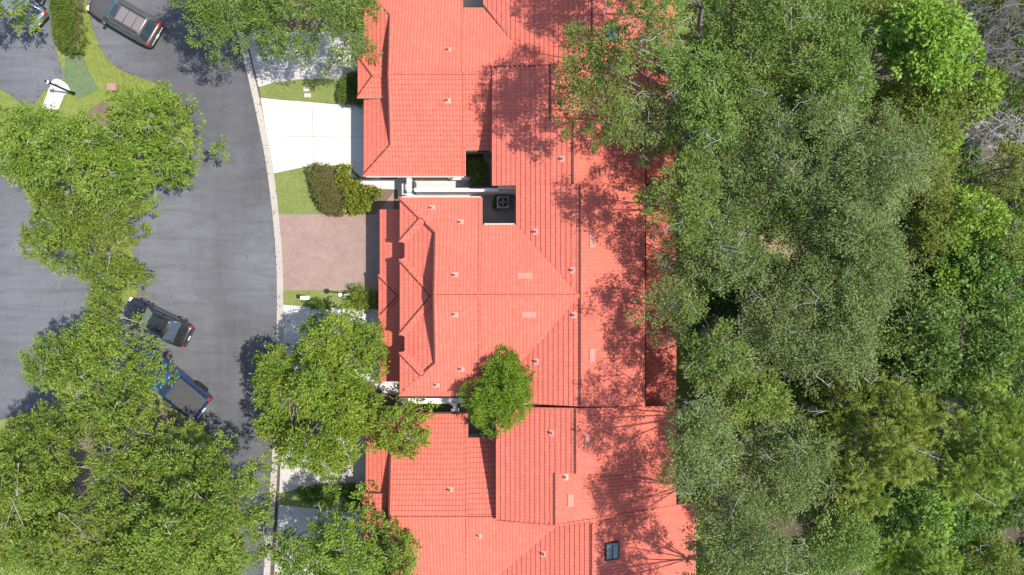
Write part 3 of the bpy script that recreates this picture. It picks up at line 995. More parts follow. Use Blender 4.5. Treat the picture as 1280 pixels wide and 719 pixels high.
gutter(AS, (457, 220), (580, 220), ha, GUT_P, (0, -1))
gutter(AS, (584, 188), (612, 188), ha, GUT_D, (0, -1))
gutter(BS, (502, 495), (601, 495), hb, GUT_D, (0, -1))
gutter(CN, (496, 517), (583, 517), hc, GUT_D, (0, 1))
gutter(DE, (868, 634), (868, 780), hc, GUT_P, (1, 0))
gutter(CE1, (845, 510), (845, 590), hc, GUT_P, (1, 0))

# ---- side yards and courtyards between the houses
sheet('side_path', [(497, 220), (604, 220), (604, 250), (497, 250)], CONC_W, 0.052)
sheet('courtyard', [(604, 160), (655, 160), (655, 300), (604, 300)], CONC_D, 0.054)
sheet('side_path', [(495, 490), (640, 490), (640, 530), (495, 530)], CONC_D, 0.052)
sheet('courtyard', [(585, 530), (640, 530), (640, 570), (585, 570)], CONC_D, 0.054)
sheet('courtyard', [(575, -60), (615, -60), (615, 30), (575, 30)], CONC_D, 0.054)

def px_box(bm, px0, py0, px1, py1, z0, z1):
    a, b = P(px0, py0, z1), P(px1, py1, z1)
    box(bm, min(a.x, b.x), max(a.x, b.x), min(a.y, b.y), max(a.y, b.y), z0, z1)
t = root('garden_wall', P(590, 238, 0), 'white side wall with a cross beam between the top and middle houses', 'wall', 'white walls between the houses')
bm = bmesh.new(); px_box(bm, 518, 235.0, 650, 239.5, 0, 2.1); bevel_all(bm, 0.02); bm_obj('wall_panel', bm, WHITE, t)
bm = bmesh.new(); px_box(bm, 508.5, 222, 513.5, 241, 1.9, 2.4); px_box(bm, 508.5, 221.5, 513.5, 226, 0, 1.9); px_box(bm, 508.5, 240, 513.5, 246, 0, 2.4); bm_obj('cross_beam', bm, WHITE, t)
bm = bmesh.new(); px_box(bm, 562, 222, 597, 224.5, 0, 0.9); px_box(bm, 592.5, 224.5, 597, 235.5, 0, 0.25); bm_obj('step', bm, WHITE, t)
t = root('garden_wall', P(560, 501, 0), 'white side wall under the spreading courtyard tree, south of the middle house', 'wall', 'white walls between the houses')
bm = bmesh.new(); px_box(bm, 500, 498.0, 622, 504.5, 0, 2.1); bevel_all(bm, 0.02); bm_obj('wall_panel', bm, WHITE, t)
bm = bmesh.new(); px_box(bm, 566.5, 504, 571, 516, 1.9, 2.4); px_box(bm, 566.5, 515, 571, 519, 0, 2.4); bm_obj('cross_beam', bm, WHITE, t)

# iron gate bars beside the first cross beam
t = root('iron_gate', P(519, 228, 0), 'dark iron gate beside the white cross beam on the side path', 'gate')
bm = bmesh.new()
for k in range(7):
    px_box(bm, 516.0, 224.5 + k * 1.7, 516.7, 225.1 + k * 1.7, 0.08, 1.8)
bm_obj('bars', bm, METAL_D, t)
for z_ in (0.12, 1.68):
    bm = bmesh.new(); px_box(bm, 515.9, 223.5, 516.9, 236, z_ - 0.035, z_ + 0.035); bm_obj('rail', bm, METAL_D, t)

# white back fence panel between two rear porches
t = root('fence', P(858, 617, 0), 'short pale fence behind the bottom house at the edge of the trees', 'fence')
bm = bmesh.new(); px_box(bm, 845, 616, 870, 618, 1.75, 1.85); px_box(bm, 845, 616.2, 870, 617.6, 0.1, 1.75); bm_obj('panel', bm, WHITE, t)
bm = bmesh.new(); px_box(bm, 866, 615.5, 870, 618.5, 0, 2.0); bm_obj('post', bm, WHITE, t)

# air conditioner in the courtyard
ac = root('air_conditioner', P(629, 254.5, 0), 'square grey air conditioner with a round fan in the courtyard of the middle house', 'air conditioner')
bm = bmesh.new(); q = Vector(ac['_loc'])
box(bm, q.x - 0.42, q.x + 0.42, q.y - 0.42, q.y + 0.42, 0.06, 0.85); bevel_all(bm, 0.06, 3); bm_obj('casing', bm, METAL_G, ac)
bm = bmesh.new(); cyl(bm, (q.x, q.y, 0.846), 0.33, 0.33, 0.014, 28); bm_obj('fan_opening', bm, DARK, ac)
bm = bmesh.new()
for k in range(4):
    M = Matrix.Translation((q.x, q.y, 0.862)) @ Matrix.Rotation(k * math.pi / 2, 4, 'Z')
    box(bm, 0.03, 0.28, -0.05, 0.07, 0, 0.012, M)
cyl(bm, (q.x, q.y, 0.862), 0.08, 0.06, 0.04, 16)
bm_obj('fan', bm, METAL_G, ac)
bm = bmesh.new()
for r_ in (0.12, 0.19, 0.26, 0.33):
    n = 32
    for i in range(n):
        a0, a1 = 2 * math.pi * i / n, 2 * math.pi * (i + 1) / n
        v = [bm.verts.new((q.x + rr_ * math.cos(a), q.y + rr_ * math.sin(a), 0.905)) for rr_, a in ((r_ - .006, a0), (r_ + .006, a0), (r_ + .006, a1), (r_ - .006, a1))]
        bm.faces.new(v)
for k in range(8):
    M = Matrix.Translation((q.x, q.y, 0.902)) @ Matrix.Rotation(k * math.pi / 4, 4, 'Z')
    box(bm, 0.0, 0.34, -0.006, 0.006, -0.002, 0.002, M)
bm_obj('grille', bm, METAL_D, ac)
# patio table in the other courtyard
pt = root('patio_chair', P(612, 205, 0), 'dark slatted patio chair in the shaded courtyard of the top house', 'chair')
q = Vector(pt['_loc'])
bm = bmesh.new()
for k in range(5): box(bm, q.x - 0.26 + k * 0.11, q.x - 0.18 + k * 0.11, q.y - 0.26, q.y + 0.26, 0.42, 0.45)
bm_obj('seat', bm, METAL_G, pt)
bm = bmesh.new()
for k in range(5): box(bm, q.x + 0.26, q.x + 0.29, q.y - 0.26 + k * 0.11, q.y - 0.19 + k * 0.11, 0.45, 0.95)
box(bm, q.x + 0.255, q.x + 0.295, q.y - 0.28, q.y + 0.28, 0.92, 0.98); bm_obj('backrest', bm, METAL_G, pt)
for sx in (-1, 1):
    for sy in (-1, 1):
        bm = bmesh.new(); box(bm, q.x + sx * 0.25 - 0.02, q.x + sx * 0.25 + 0.02, q.y + sy * 0.25 - 0.02, q.y + sy * 0.25 + 0.02, 0.054, 0.42); bm_obj('leg', bm, METAL_G, pt)

# ------------------------------------------------------------------ vehicles
TYRE = simple('tyre_rubber', (0.015, 0.015, 0.016), 0.85)
RIM = simple('alloy_rim', (0.45, 0.45, 0.46), 0.35, 0.8)
GLASS = mat_glass('car_glass', (0.018, 0.026, 0.030), 0.04)
GLASS_T = mat_glass('tinted_windshield', (0.03, 0.075, 0.07), 0.05)
CHROME = simple('chrome_trim', (0.60, 0.60, 0.60), 0.2, 0.9)
RED_L = simple('red_tail_lamp', (0.40, 0.015, 0.012), 0.25)
CLEAR_L = simple('clear_lamp', (0.65, 0.65, 0.62), 0.15)
PLASTIC = simple('black_trim', (0.025, 0.025, 0.026), 0.6)
PLATE = simple('plate_white', (0.7, 0.7, 0.68), 0.5)

def loft(bm, secs, close=True):
    rings = [[bm.verts.new(p) for p in s] for s in secs]
    n = len(rings[0])
    for a, b in zip(rings[:-1], rings[1:]):
        for i in range(n):
            bm.faces.new((a[i], a[(i + 1) % n], b[(i + 1) % n], b[i]))
    bm.faces.new(list(reversed(rings[0]))); bm.faces.new(rings[-1])

def body_section(x, w, zb, zt, crown=0.03):
    half = [(w * 0.90, zb), (w, zb + 0.14), (w * 1.0, zb + (zt - zb) * 0.55), (w * 0.985, zt - 0.12), (w * 0.94, zt - 0.035), (w * 0.84, zt), (w * 0.45, zt + crown * 0.8)]
    pts = [(x, y, z) for y, z in half] + [(x, 0, zt + crown)] + [(x, -y, z) for y, z in reversed(half)]
    return pts

def quad_slab(bm, q, t=0.012):
    q = [Vector(p) for p in q]
    n = (q[1] - q[0]).cross(q[2] - q[0]).normalized()
    a = [bm.verts.new(p) for p in q]
    b = [bm.verts.new(p + n * t) for p in q]
    k = len(q)
    bm.faces.new(list(reversed(a))); bm.faces.new(b)
    for i in range(k): bm.faces.new((a[i], a[(i + 1) % k], b[(i + 1) % k], b[i]))

def inset_quad(q, f):
    c = sum((Vector(p) for p in q), Vector()) / len(q)
    return [Vector(p) + (c - Vector(p)) * f for p in q]

def make_vehicle(name, loc, heading, label, cat, group, paint, spec):
    """front points along +x before rotation"""
    t = root(name, loc, label, cat, group, heading)
    L, Wd = spec['L'], spec['W'] / 2
    hx = L / 2
    bm = bmesh.new()
    secs = []
    for fx, fw, zb, zt in spec['body']:
        secs.append(body_section(fx * hx, Wd * fw, zb, zt))
    loft(bm, secs)
    bd = bm_obj('body', bm, paint, t, local=True, smooth=False)
    me = bd.data
    # smooth shading with sharp limit
    me.polygons.foreach_set('use_smooth', [True] * len(me.polygons))
    bv = bd.modifiers.new('subsurf', 'SUBSURF'); bv.levels = 2; bv.render_levels = 2
    # cabin: base ring at belt line, top ring at roof
    xb0, xb1, xt0, xt1 = [v * hx for v in spec['cabin']]
    zb_, zt_ = spec['belt'], spec['roof']
    wb, wt = Wd * 0.93, Wd * 0.74
    B = [Vector((xb1, -wb * 0.90, zb_)), Vector((xb1, wb * 0.90, zb_)), Vector((xb0, wb * 0.94, zb_)), Vector((xb0, -wb * 0.94, zb_))]
    T = [Vector((xt1, -wt * 0.95, zt_ - 0.04)), Vector((xt1, wt * 0.95, zt_ - 0.04)), Vector((xt0, wt, zt_ - 0.05)), Vector((xt0, -wt, zt_ - 0.05))]
    bm = bmesh.new()
    nx, ny = 8, 6
    # roof skin crowned, plus pillars frame (cabin shell)
    rows = []
    for i in range(nx + 1):
        row = []
        fx = i / nx
        for j in range(ny + 1):
            fy = j / ny * 2 - 1
            a = T[3].lerp(T[0], fx); b = T[2].lerp(T[1], fx)
            p = a.lerp(b, (fy + 1) / 2)
            p.z = zt_ - 0.045 + 0.06 * (1 - fy * fy) * (0.55 + 0.45 * math.sin(math.pi * fx))
            row.append(bm.verts.new(p))
        rows.append(row)
    for i in range(nx):
        for j in range(ny):
            bm.faces.new((rows[i][j], rows[i + 1][j], rows[i + 1][j + 1], rows[i][j + 1]))
    bb = [bm.verts.new(p - Vector((0, 0, 0.05))) for p in (B[3], B[0], B[1], B[2])]
    def side(top, b0, b1):
        for k in range(len(top) - 1):
            f0, f1 = k / (len(top) - 1), (k + 1) / (len(top) - 1)
            p0 = bm.verts.new(b0.co.lerp(b1.co, f0)); p1 = bm.verts.new(b0.co.lerp(b1.co, f1))
            bm.faces.new((top[k], p0, p1, top[k + 1]))
    side([r[0] for r in rows], bb[0], bb[1])
    side(rows[-1], bb[1], bb[2])
    side([r[-1] for r in rows][::-1], bb[2], bb[3])
    side(rows[0][::-1], bb[3], bb[0])
    bm_obj('roof', bm, spec.get('roof_mat', paint), t, local=True, smooth=True)
    # glass
    def glass(nm, q, m, f=0.08, tt=0.014):
        g = bmesh.new(); quad_slab(g, inset_quad(q, f), tt); 
        return bm_obj(nm, g, m, t, local=True)
    ws = [B[0], B[1], T[1], T[0]]
    glass('windshield', ws, spec.get('ws_mat', GLASS), 0.09)
    rw = [B[2], B[3], T[3], T[2]]
    glass('rear_window', rw, GLASS, 0.10)
    for s in (0, 1):
        if s == 0: b0, b1, t1, t0 = B[1], B[2], T[2], T[1]
        else: b0, b1, t1, t0 = B[3], B[0], T[0], T[3]
        ns = spec.get('side_windows', 2)
        for k in range(ns):
            f0, f1 = k / ns + 0.02, (k + 1) / ns - 0.02
            q = [b0.lerp(b1, f0), b0.lerp(b1, f1), t0.lerp(t1, f1), t0.lerp(t1, f0)]
            glass('side_window', q, GLASS, 0.12, 0.012)
    # wheels
    rw_ = spec['wheel']
    for fx in spec['axles']:
        for sy in (-1, 1):
            g = bmesh.new()
            M = Matrix.Translation((fx * hx, sy * (Wd - 0.10), rw_)) @ Matrix.Rotation(R(90), 4, 'X')
            cyl(g, (0, 0, -0.12), rw_ * 0.96, rw_, 0.03, 24, M); cyl(g, (0, 0, -0.09), rw_, rw_, 0.18, 24, M); cyl(g, (0, 0, 0.09), rw_, rw_ * 0.96, 0.03, 24, M)
            wh = bm_obj('wheel', g, TYRE, t, local=True, smooth=False)
            g = bmesh.new()
            cyl(g, (0, 0, -0.125), rw_ * 0.62, rw_ * 0.62, 0.25, 20, M)
            r2 = bm_obj('rim', g, RIM, wh, local=True)
    # mirrors
    for sy in (-1, 1):
        g = bmesh.new()
        box(g, xb1 - 0.42, xb1 - 0.22, sy * (Wd + 0.05) - 0.09, sy * (Wd + 0.05) + 0.09, zb_ - 0.02, zb_ + 0.15)
        bevel_all(g, 0.03); bm_obj('mirror', g, spec.get('mirror_mat', paint), t, local=True, smooth=True)
    # lamps, bumpers, plate
    for sy in (-1, 1):
        g = bmesh.new(); yy = sy * Wd * 0.70
        z0 = spec['tail_z']
        box(g, -hx * 0.985, -hx * 0.91, yy - 0.16 * 1.0, yy + 0.16, z0, z0 + 0.14); bevel_all(g, 0.02); bm_obj('tail_lamp', g, RED_L, t, local=True)
        g = bmesh.new(); z0 = spec['head_z']
        box(g, hx * 0.90, hx * 0.975, yy - 0.15, yy + 0.15, z0, z0 + 0.12); bevel_all(g, 0.02); bm_obj('headlight', g, CLEAR_L, t, local=True)
    g = bmesh.new(); box(g, -hx * 1.012, -hx * 0.93, -Wd * 0.78, Wd * 0.78, 0.42, 0.60); bevel_all(g, 0.04); bm_obj('bumper', g, spec.get('bumper_mat', PLASTIC), t, local=True, smooth=True)
    g = bmesh.new(); box(g, -hx * 1.02, -hx * 1.008, -0.16, 0.16, 0.62, 0.76); bm_obj('licence_plate', g, PLATE, t, local=True)
    return t, B, T

def head(dx, dy):  # pixel direction of travel to heading
    return math.atan2(-dy, dx)

G_C = 'vehicles parked along the road'
SUV_P = mat_paint('taupe_paint', (0.085, 0.075, 0.066), 0.3, 0.35)
SUV_R = mat_paint('sunlit_roof_panel', (0.20, 0.165, 0.150), 0.35, 0.3)  # taupe lightened to paint in the light reflected off the roof
suv_spec = dict(L=4.95, W=1.98, roof=1.76, belt=1.12, wheel=0.37, axles=(0.60, -0.58), cabin=(-0.93, 0.42, -0.80, 0.16), tail_z=0.95, head_z=0.78, side_windows=3, ws_mat=GLASS_T,
    body=[(-1.0, 0.80, 0.40, 0.95), (-0.985, 0.90, 0.34, 1.08), (-0.88, 0.985, 0.30, 1.14), (-0.3, 1.0, 0.28, 1.14), (0.38, 1.0, 0.28, 1.12), (0.60, 0.985, 0.28, 1.06), (0.85, 0.92, 0.30, 0.98), (0.96, 0.80, 0.34, 0.88), (1.0, 0.66, 0.40, 0.76)])
suv, B, T = make_vehicle('suv', P(154.5, 20.5, 0.9) - Vector((0, 0, 0.9)), head(-82, -48), 'dark taupe suv with roof rails and sunroof parked on the road at the top left', 'car', G_C, SUV_P, suv_spec)
z = 1.79
wt = 0.73
g = bmesh.new(); box(g, -0.02, 0.36, -0.40, 0.40, z - 0.03, z + 0.012); bevel_all(g, 0.01); bm_obj('sunroof', g, GLASS, suv, local=True)
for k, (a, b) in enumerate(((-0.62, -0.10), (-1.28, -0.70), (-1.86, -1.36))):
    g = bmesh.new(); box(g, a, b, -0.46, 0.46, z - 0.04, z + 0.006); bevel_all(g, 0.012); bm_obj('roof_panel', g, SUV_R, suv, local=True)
for sy in (-1, 1):
    g = bmesh.new(); box(g, -1.85, 0.25, sy * 0.60 - 0.025, sy * 0.60 + 0.025, z + 0.01, z + 0.06); bevel_all(g, 0.012); bm_obj('roof_rail', g, PLASTIC, suv, local=True)
g = bmesh.new(); box(g, -2.05, -1.92, -0.62, 0.62, z - 0.10, z - 0.03); bevel_all(g, 0.02); bm_obj('spoiler', g, SUV_P, suv, local=True)
g = bmesh.new(); box(g, -2.50, -2.42, -0.70, 0.70, 0.60, 0.68); bevel_all(g, 0.02); bm_obj('bumper_trim', g, CHROME, suv, local=True)

SEDAN_P = mat_paint('black_paint', (0.016, 0.017, 0.018), 0.25, 0.2)
sedan_spec = dict(L=4.75, W=1.82, roof=1.44, belt=0.95, wheel=0.33, axles=(0.62, -0.56), cabin=(-0.70, 0.38, -0.42, 0.08), tail_z=0.74, head_z=0.62, side_windows=2,
    body=[(-1.0, 0.70, 0.38, 0.80), (-0.975, 0.84, 0.30, 0.92), (-0.85, 0.96, 0.25, 0.97), (-0.4, 1.0, 0.22, 0.98), (0.3, 1.0, 0.22, 0.96), (0.6, 0.98, 0.22, 0.90), (0.85, 0.92, 0.25, 0.80), (0.965, 0.78, 0.30, 0.70), (1.0, 0.62, 0.36, 0.62)])
sed, B, T = make_vehicle('sedan', P(196, 403, 0.7) - Vector((0, 0, 0.7)), head(-62, -30), 'black sedan parked half under the tree on the left, above the blue pickup', 'car', G_C, SEDAN_P, sedan_spec)
g = bmesh.new(); box(g, -2.33, -2.27, -0.42, 0.42, 0.80, 0.86); bevel_all(g, 0.015); bm_obj('trunk_trim', g, CHROME, sed, local=True)
for sy in (-1, 1):
    g = bmesh.new(); box(g, -1.4, 0.75, sy * 0.86 - 0.012, sy * 0.86 + 0.012, 0.955, 0.985); bm_obj('window_trim', g, CHROME, sed, local=True)

SILV_P = mat_paint('silver_blue_paint', (0.20, 0.24, 0.27), 0.25, 0.5)
hatch_spec = dict(sedan_spec); hatch_spec.update(L=4.4, cabin=(-0.90, 0.40, -0.62, 0.08), roof=1.50)
hat, B, T = make_vehicle('hatchback', P(19, 1, 0.7) - Vector((0, 0, 0.7)), head(-72, -66), 'silver blue car with a large rear window under the tree in the top left corner', 'car', G_C, SILV_P, hatch_spec)

TRK_P = mat_paint('blue_paint', (0.012, 0.055, 0.17), 0.25, 0.3)
TRK_N = mat_paint('navy_paint', (0.010, 0.022, 0.055), 0.3, 0.3)
trk_spec = dict(L=5.7, W=2.0, roof=1.86, belt=1.22, wheel=0.40, axles=(0.64, -0.60), cabin=(-0.10, 0.50, -0.02, 0.26), tail_z=0.9, head_z=0.85, side_windows=2, bumper_mat=CHROME,
    body=[(-1.0, 0.93, 0.45, 1.06), (-0.99, 0.975, 0.40, 1.14), (-0.95, 0.99, 0.38, 1.16), (-0.3, 1.0, 0.36, 1.16), (0.4, 1.0, 0.36, 1.18), (0.68, 0.98, 0.36, 1.14), (0.90, 0.92, 0.38, 1.05), (0.985, 0.84, 0.42, 0.95), (1.0, 0.74, 0.46, 0.86)])
trk, B, T = make_vehicle('pickup_truck', P(213.5, 478, 0.7) - Vector((0, 0, 0.7)), head(-40, -33), 'blue pickup truck with a grey bed cover and red tail lamps beside the tan kerb', 'truck', G_C, TRK_P, trk_spec)
TONN = simple('grey_bed_cover', (0.048, 0.046, 0.046), 0.85)
g = bmesh.new(); box(g, -2.72, -0.42, -0.80, 0.80, 1.14, 1.215); bevel_all(g, 0.03); bm_obj('bed_cover', g, TONN, trk, local=True)
for sy in (-1, 1):
    g = bmesh.new(); box(g, -2.80, -0.36, sy * 0.885 - 0.075, sy * 0.885 + 0.075, 1.10, 1.235); bevel_all(g, 0.03); bm_obj('bed_rail', g, TRK_N, trk, local=True)
    g = bmesh.new(); box(g, -2.84, -2.68, sy * 0.90 - 0.09, sy * 0.90 + 0.09, 0.92, 1.245); bevel_all(g, 0.02); bm_obj('tail_lamp', g, RED_L, trk, local=True)
    g = bmesh.new()
    M = Matrix.Translation((-0.60 * 2.85, sy * 0.99, 0.44)) @ Matrix.Rotation(R(90), 4, 'X')
    cyl(g, (0, 0, -0.05), 0.50, 0.50, 0.10, 24, M); bm_obj('fender_flare', g, PLASTIC, trk, local=True)
g = bmesh.new(); box(g, -2.86, -2.75, -0.80, 0.80, 0.60, 1.20); bevel_all(g, 0.02); bm_obj('tailgate', g, TRK_N, trk, local=True)

# ------------------------------------------------------------------ lamps and small street things
def lamp_post(base, h, pole_mat, head_mat, label, r=0.055, head_r=0.17):
    t = root('lamp_post', base, label, 'lamp post', 'lamp posts')
    bm = bmesh.new(); cyl(bm, (0, 0, 0), r * 1.0, r * 0.85, h - 0.25, 14); cyl(bm, (0, 0, 0), r * 2.0, r * 1.2, 0.35, 14)
    bm_obj('pole', bm, pole_mat, t, local=True)
    bm = bmesh.new(); bmesh.ops.create_uvsphere(bm, u_segments=18, v_segments=12, radius=head_r, matrix=Matrix.Translation((0, 0, h - 0.14)))
    bm_obj('globe', bm, head_mat, t, local=True, smooth=True)
    bm = bmesh.new(); cyl(bm, (0, 0, h - 0.36), r * 1.7, r * 1.7, 0.10, 14); cyl(bm, (0, 0, h), head_r * 0.7, 0.02, 0.1, 14)
    bm_obj('cap', bm, pole_mat, t, local=True)
    return t
lamp_post(P(92, 117, 0.07), 3.1, METAL_D, WHITE_M, 'slim black lamp post standing by the white concrete pad on the grass island', 0.07, 0.12)
lamp_post(P(440, 368, 0.05), 3.6, WHITE_M, METAL_D, 'white lamp post with a dark globe at the edge of the brick driveway', 0.055, 0.19)

def small_box(name, px, py, w, d, h, mat, label, cat, lid_mat=None, group=None, z=0.05):
    t = root(name, P(px, py, z), label, cat, group)
    bm = bmesh.new(); box(bm, -w / 2, w / 2, -d / 2, d / 2, 0, h); bevel_all(bm, 0.015); bm_obj('housing', bm, mat, t, local=True)
    bm = bmesh.new(); box(bm, -w / 2 * 0.86, w / 2 * 0.86, -d / 2 * 0.86, d / 2 * 0.86, h - 0.01, h + 0.025); bevel_all(bm, 0.008); bm_obj('lid', bm, lid_mat or mat, t, local=True)
    return t
BOXM = mat_concrete('meter_box_concrete', (0.46, 0.38, 0.32), stain=0.5)
PINKB = mat_concrete('pink_box_paint', (0.27, 0.15, 0.125), stain=0.3)
small_box('meter_box', 383.5, 112, 0.46, 0.28, 0.05, BOXM, 'upper of two small pale meter box lids in the lawn between driveways', 'meter box', CONC_B, 'meter boxes in the lawn')
small_box('meter_box', 384.5, 119.5, 0.46, 0.28, 0.05, BOXM, 'lower of two small pale meter box lids in the lawn between driveways', 'meter box', CONC_B, 'meter boxes in the lawn')
small_box('utility_box', 144, 111, 0.62, 0.5, 0.5, PINKB, 'pinkish utility box at the edge of the grass island by the tree', 'utility box')
t = root('mailbox', P(387, 372, 0.05), 'pale mailbox on a post in the lawn below the brick driveway', 'mailbox')
bm = bmesh.new(); box(bm, -0.05, 0.05, -0.05, 0.05, 0, 1.0); bm_obj('post', bm, WHITE_M, t, local=True)
bm = bmesh.new(); box(bm, -0.28, 0.28, -0.13, 0.13, 1.0, 1.27); bevel_all(bm, 0.05, 3); bm_obj('box', bm, simple('mailbox_cream', (0.66, 0.58, 0.5), 0.5), t, local=True)
bm = bmesh.new(); box(bm, -0.295, -0.279, -0.11, 0.11, 1.02, 1.24); bm_obj('door', bm, WHITE_M, t, local=True)

# ------------------------------------------------------------------ foliage
def in_poly(pts, poly):
    x, y = pts[:, 0], pts[:, 1]
    ins = np.zeros(len(pts), bool)
    n = len(poly)
    j = n - 1
    for i in range(n):
        xi, yi = poly[i]; xj, yj = poly[j]
        c = ((yi > y) != (yj > y)) & (x < (xj - xi) * (y - yi) / (yj - yi + 1e-12) + xi)
        ins ^= c
        j = i
    return ins

def edge_dist(pts, poly):
    best = np.full(len(pts), 1e9)
    n = len(poly)
    for i in range(n):
        a = np.array(poly[i]); b = np.array(poly[(i + 1) % n])
        e = b - a
        t = np.clip(((pts - a) @ e) / (e @ e + 1e-12), 0, 1)
        best = np.minimum(best, np.linalg.norm(pts - (a + t[:, None] * e), axis=1))
    return best

def leaves_mesh(name, cen, nrm, rng, per, spread, L, Wd, droop=0.25, bias=1.0, flat=0.6):
    """leaf blades fanned around every tuft"""
    N = len(cen)
    c = np.repeat(cen, per, 0); n = np.repeat(nrm, per, 0)
    d = n * bias * 1.25 + rng.normal(0, 0.62, (N * per, 3))
    d[:, 2] -= droop
    d /= np.linalg.norm(d, axis=1, keepdims=True) + 1e-9
    base = c + rng.normal(0, spread, (N * per, 3)) * np.array([1, 1, 0.7])
    up = np.tile(np.array([[0, 0, 1.0]]), (N * per, 1)) + rng.normal(0, flat, (N * per, 3))
    s = np.cross(d, up)
    s /= np.linalg.norm(s, axis=1, keepdims=True) + 1e-9
    l = L * rng.uniform(0.65, 1.25, (N * per, 1)); w = Wd * rng.uniform(0.7, 1.2, (N * per, 1)) / 2
    tip = base + d * l
    m = base + d * l * 0.5
    bend = np.cross(s, d) * l * 0.08
    V = np.stack([base, m + s * w + bend, tip, m - s * w + bend], 1).reshape(-1, 3)
    F = np.arange(len(V)).reshape(-1, 4)
    return np_mesh(name, V, F)

def twig_paths(rng, start, direction, length, r, depth=3):
    out = []
    def grow(p, d, l, r, k):
        n = 5
        pts = [p]
        for i in range(n - 1):
            d = d + rng.normal(0, 0.22, 3)
            d /= np.linalg.norm(d)
            pts.append(pts[-1] + d * l / (n - 1))
        out.append((np.array(pts), np.linspace(r, r * 0.55, n)))
        if k > 0:
            for _ in range(rng.integers(2, 4)):
                i = rng.integers(1, n)
                dd = d + rng.normal(0, 0.7, 3)
                dd /= np.linalg.norm(dd)
                grow(pts[i], dd, l * rng.uniform(0.45, 0.75), r * 0.6, k - 1)
    grow(np.array(start, float), np.array(direction, float), length, r, depth)
    return out

def blob(cx, cy, rx, ry, seed, n=26, amp=0.16, rot=0.0):
    rg = random.Random(seed)
    ph = [rg.uniform(0, 6.28) for _ in range(5)]
    out = []
    for i in range(n):
        a = 2 * math.pi * i / n
        k = 1 + amp * (0.55 * math.sin(2 * a + ph[0]) + 0.6 * math.sin(3 * a + ph[1]) + 0.5 * math.sin(5 * a + ph[2]) + 0.4 * math.sin(8 * a + ph[3]))
        x, y = rx * k * math.cos(a), ry * k * math.sin(a)
        out.append((cx + x * math.cos(rot) - y * math.sin(rot), cy + x * math.sin(rot) + y * math.cos(rot)))
    return out

STATS = [0]
STYLE = {
    #          leaf mat, lobe radius, tufts per lobe, leaves per tuft, leaf L, leaf W, tuft spread, lobe squash, droop, bias
    'oak':    dict(mat=L_OAK, lr=0.95, tufts=46, per=15, L=0.20, W=0.085, spread=0.11, sq=0.75),
    'front':  dict(mat=L_FRONT, lr=0.80, tufts=40, per=15, L=0.21, W=0.095, spread=0.12, sq=0.75),
    'grey':   dict(mat=L_GREY, lr=1.05, tufts=60, per=15, L=0.15, W=0.060, spread=0.15, sq=0.55),
    'deep':   dict(mat=L_DEEP, lr=1.0, tufts=54, per=15, L=0.17, W=0.072, spread=0.14, sq=0.65),
    'bright': dict(mat=L_BRIGHT, lr=0.85, tufts=36, per=12, L=0.25, W=0.15, spread=0.13, sq=0.75),
    'yellow': dict(mat=L_YELLOW, lr=0.85, tufts=46, per=14, L=0.17, W=0.080, spread=0.12, sq=0.7),
    'darkb':  dict(mat=L_DARKB, lr=0.9, tufts=40, per=13, L=0.24, W=0.13, spread=0.13, sq=0.7),
    'pine':   dict(mat=L_PINE, lr=0.62, tufts=46, per=20, L=0.24, W=0.034, spread=0.05, sq=0.95, droop=-0.3, bias=2.4, sp=1.12),
    'piney':  dict(mat=L_PINEY, lr=0.50, tufts=34, per=18, L=0.22, W=0.034, spread=0.05, sq=0.95, droop=-0.2, bias=2.0, sp=1.05),
    'vivid':  dict(mat=L_VIVID, lr=0.60, tufts=46, per=16, L=0.17, W=0.060, spread=0.10, sq=0.8),
}

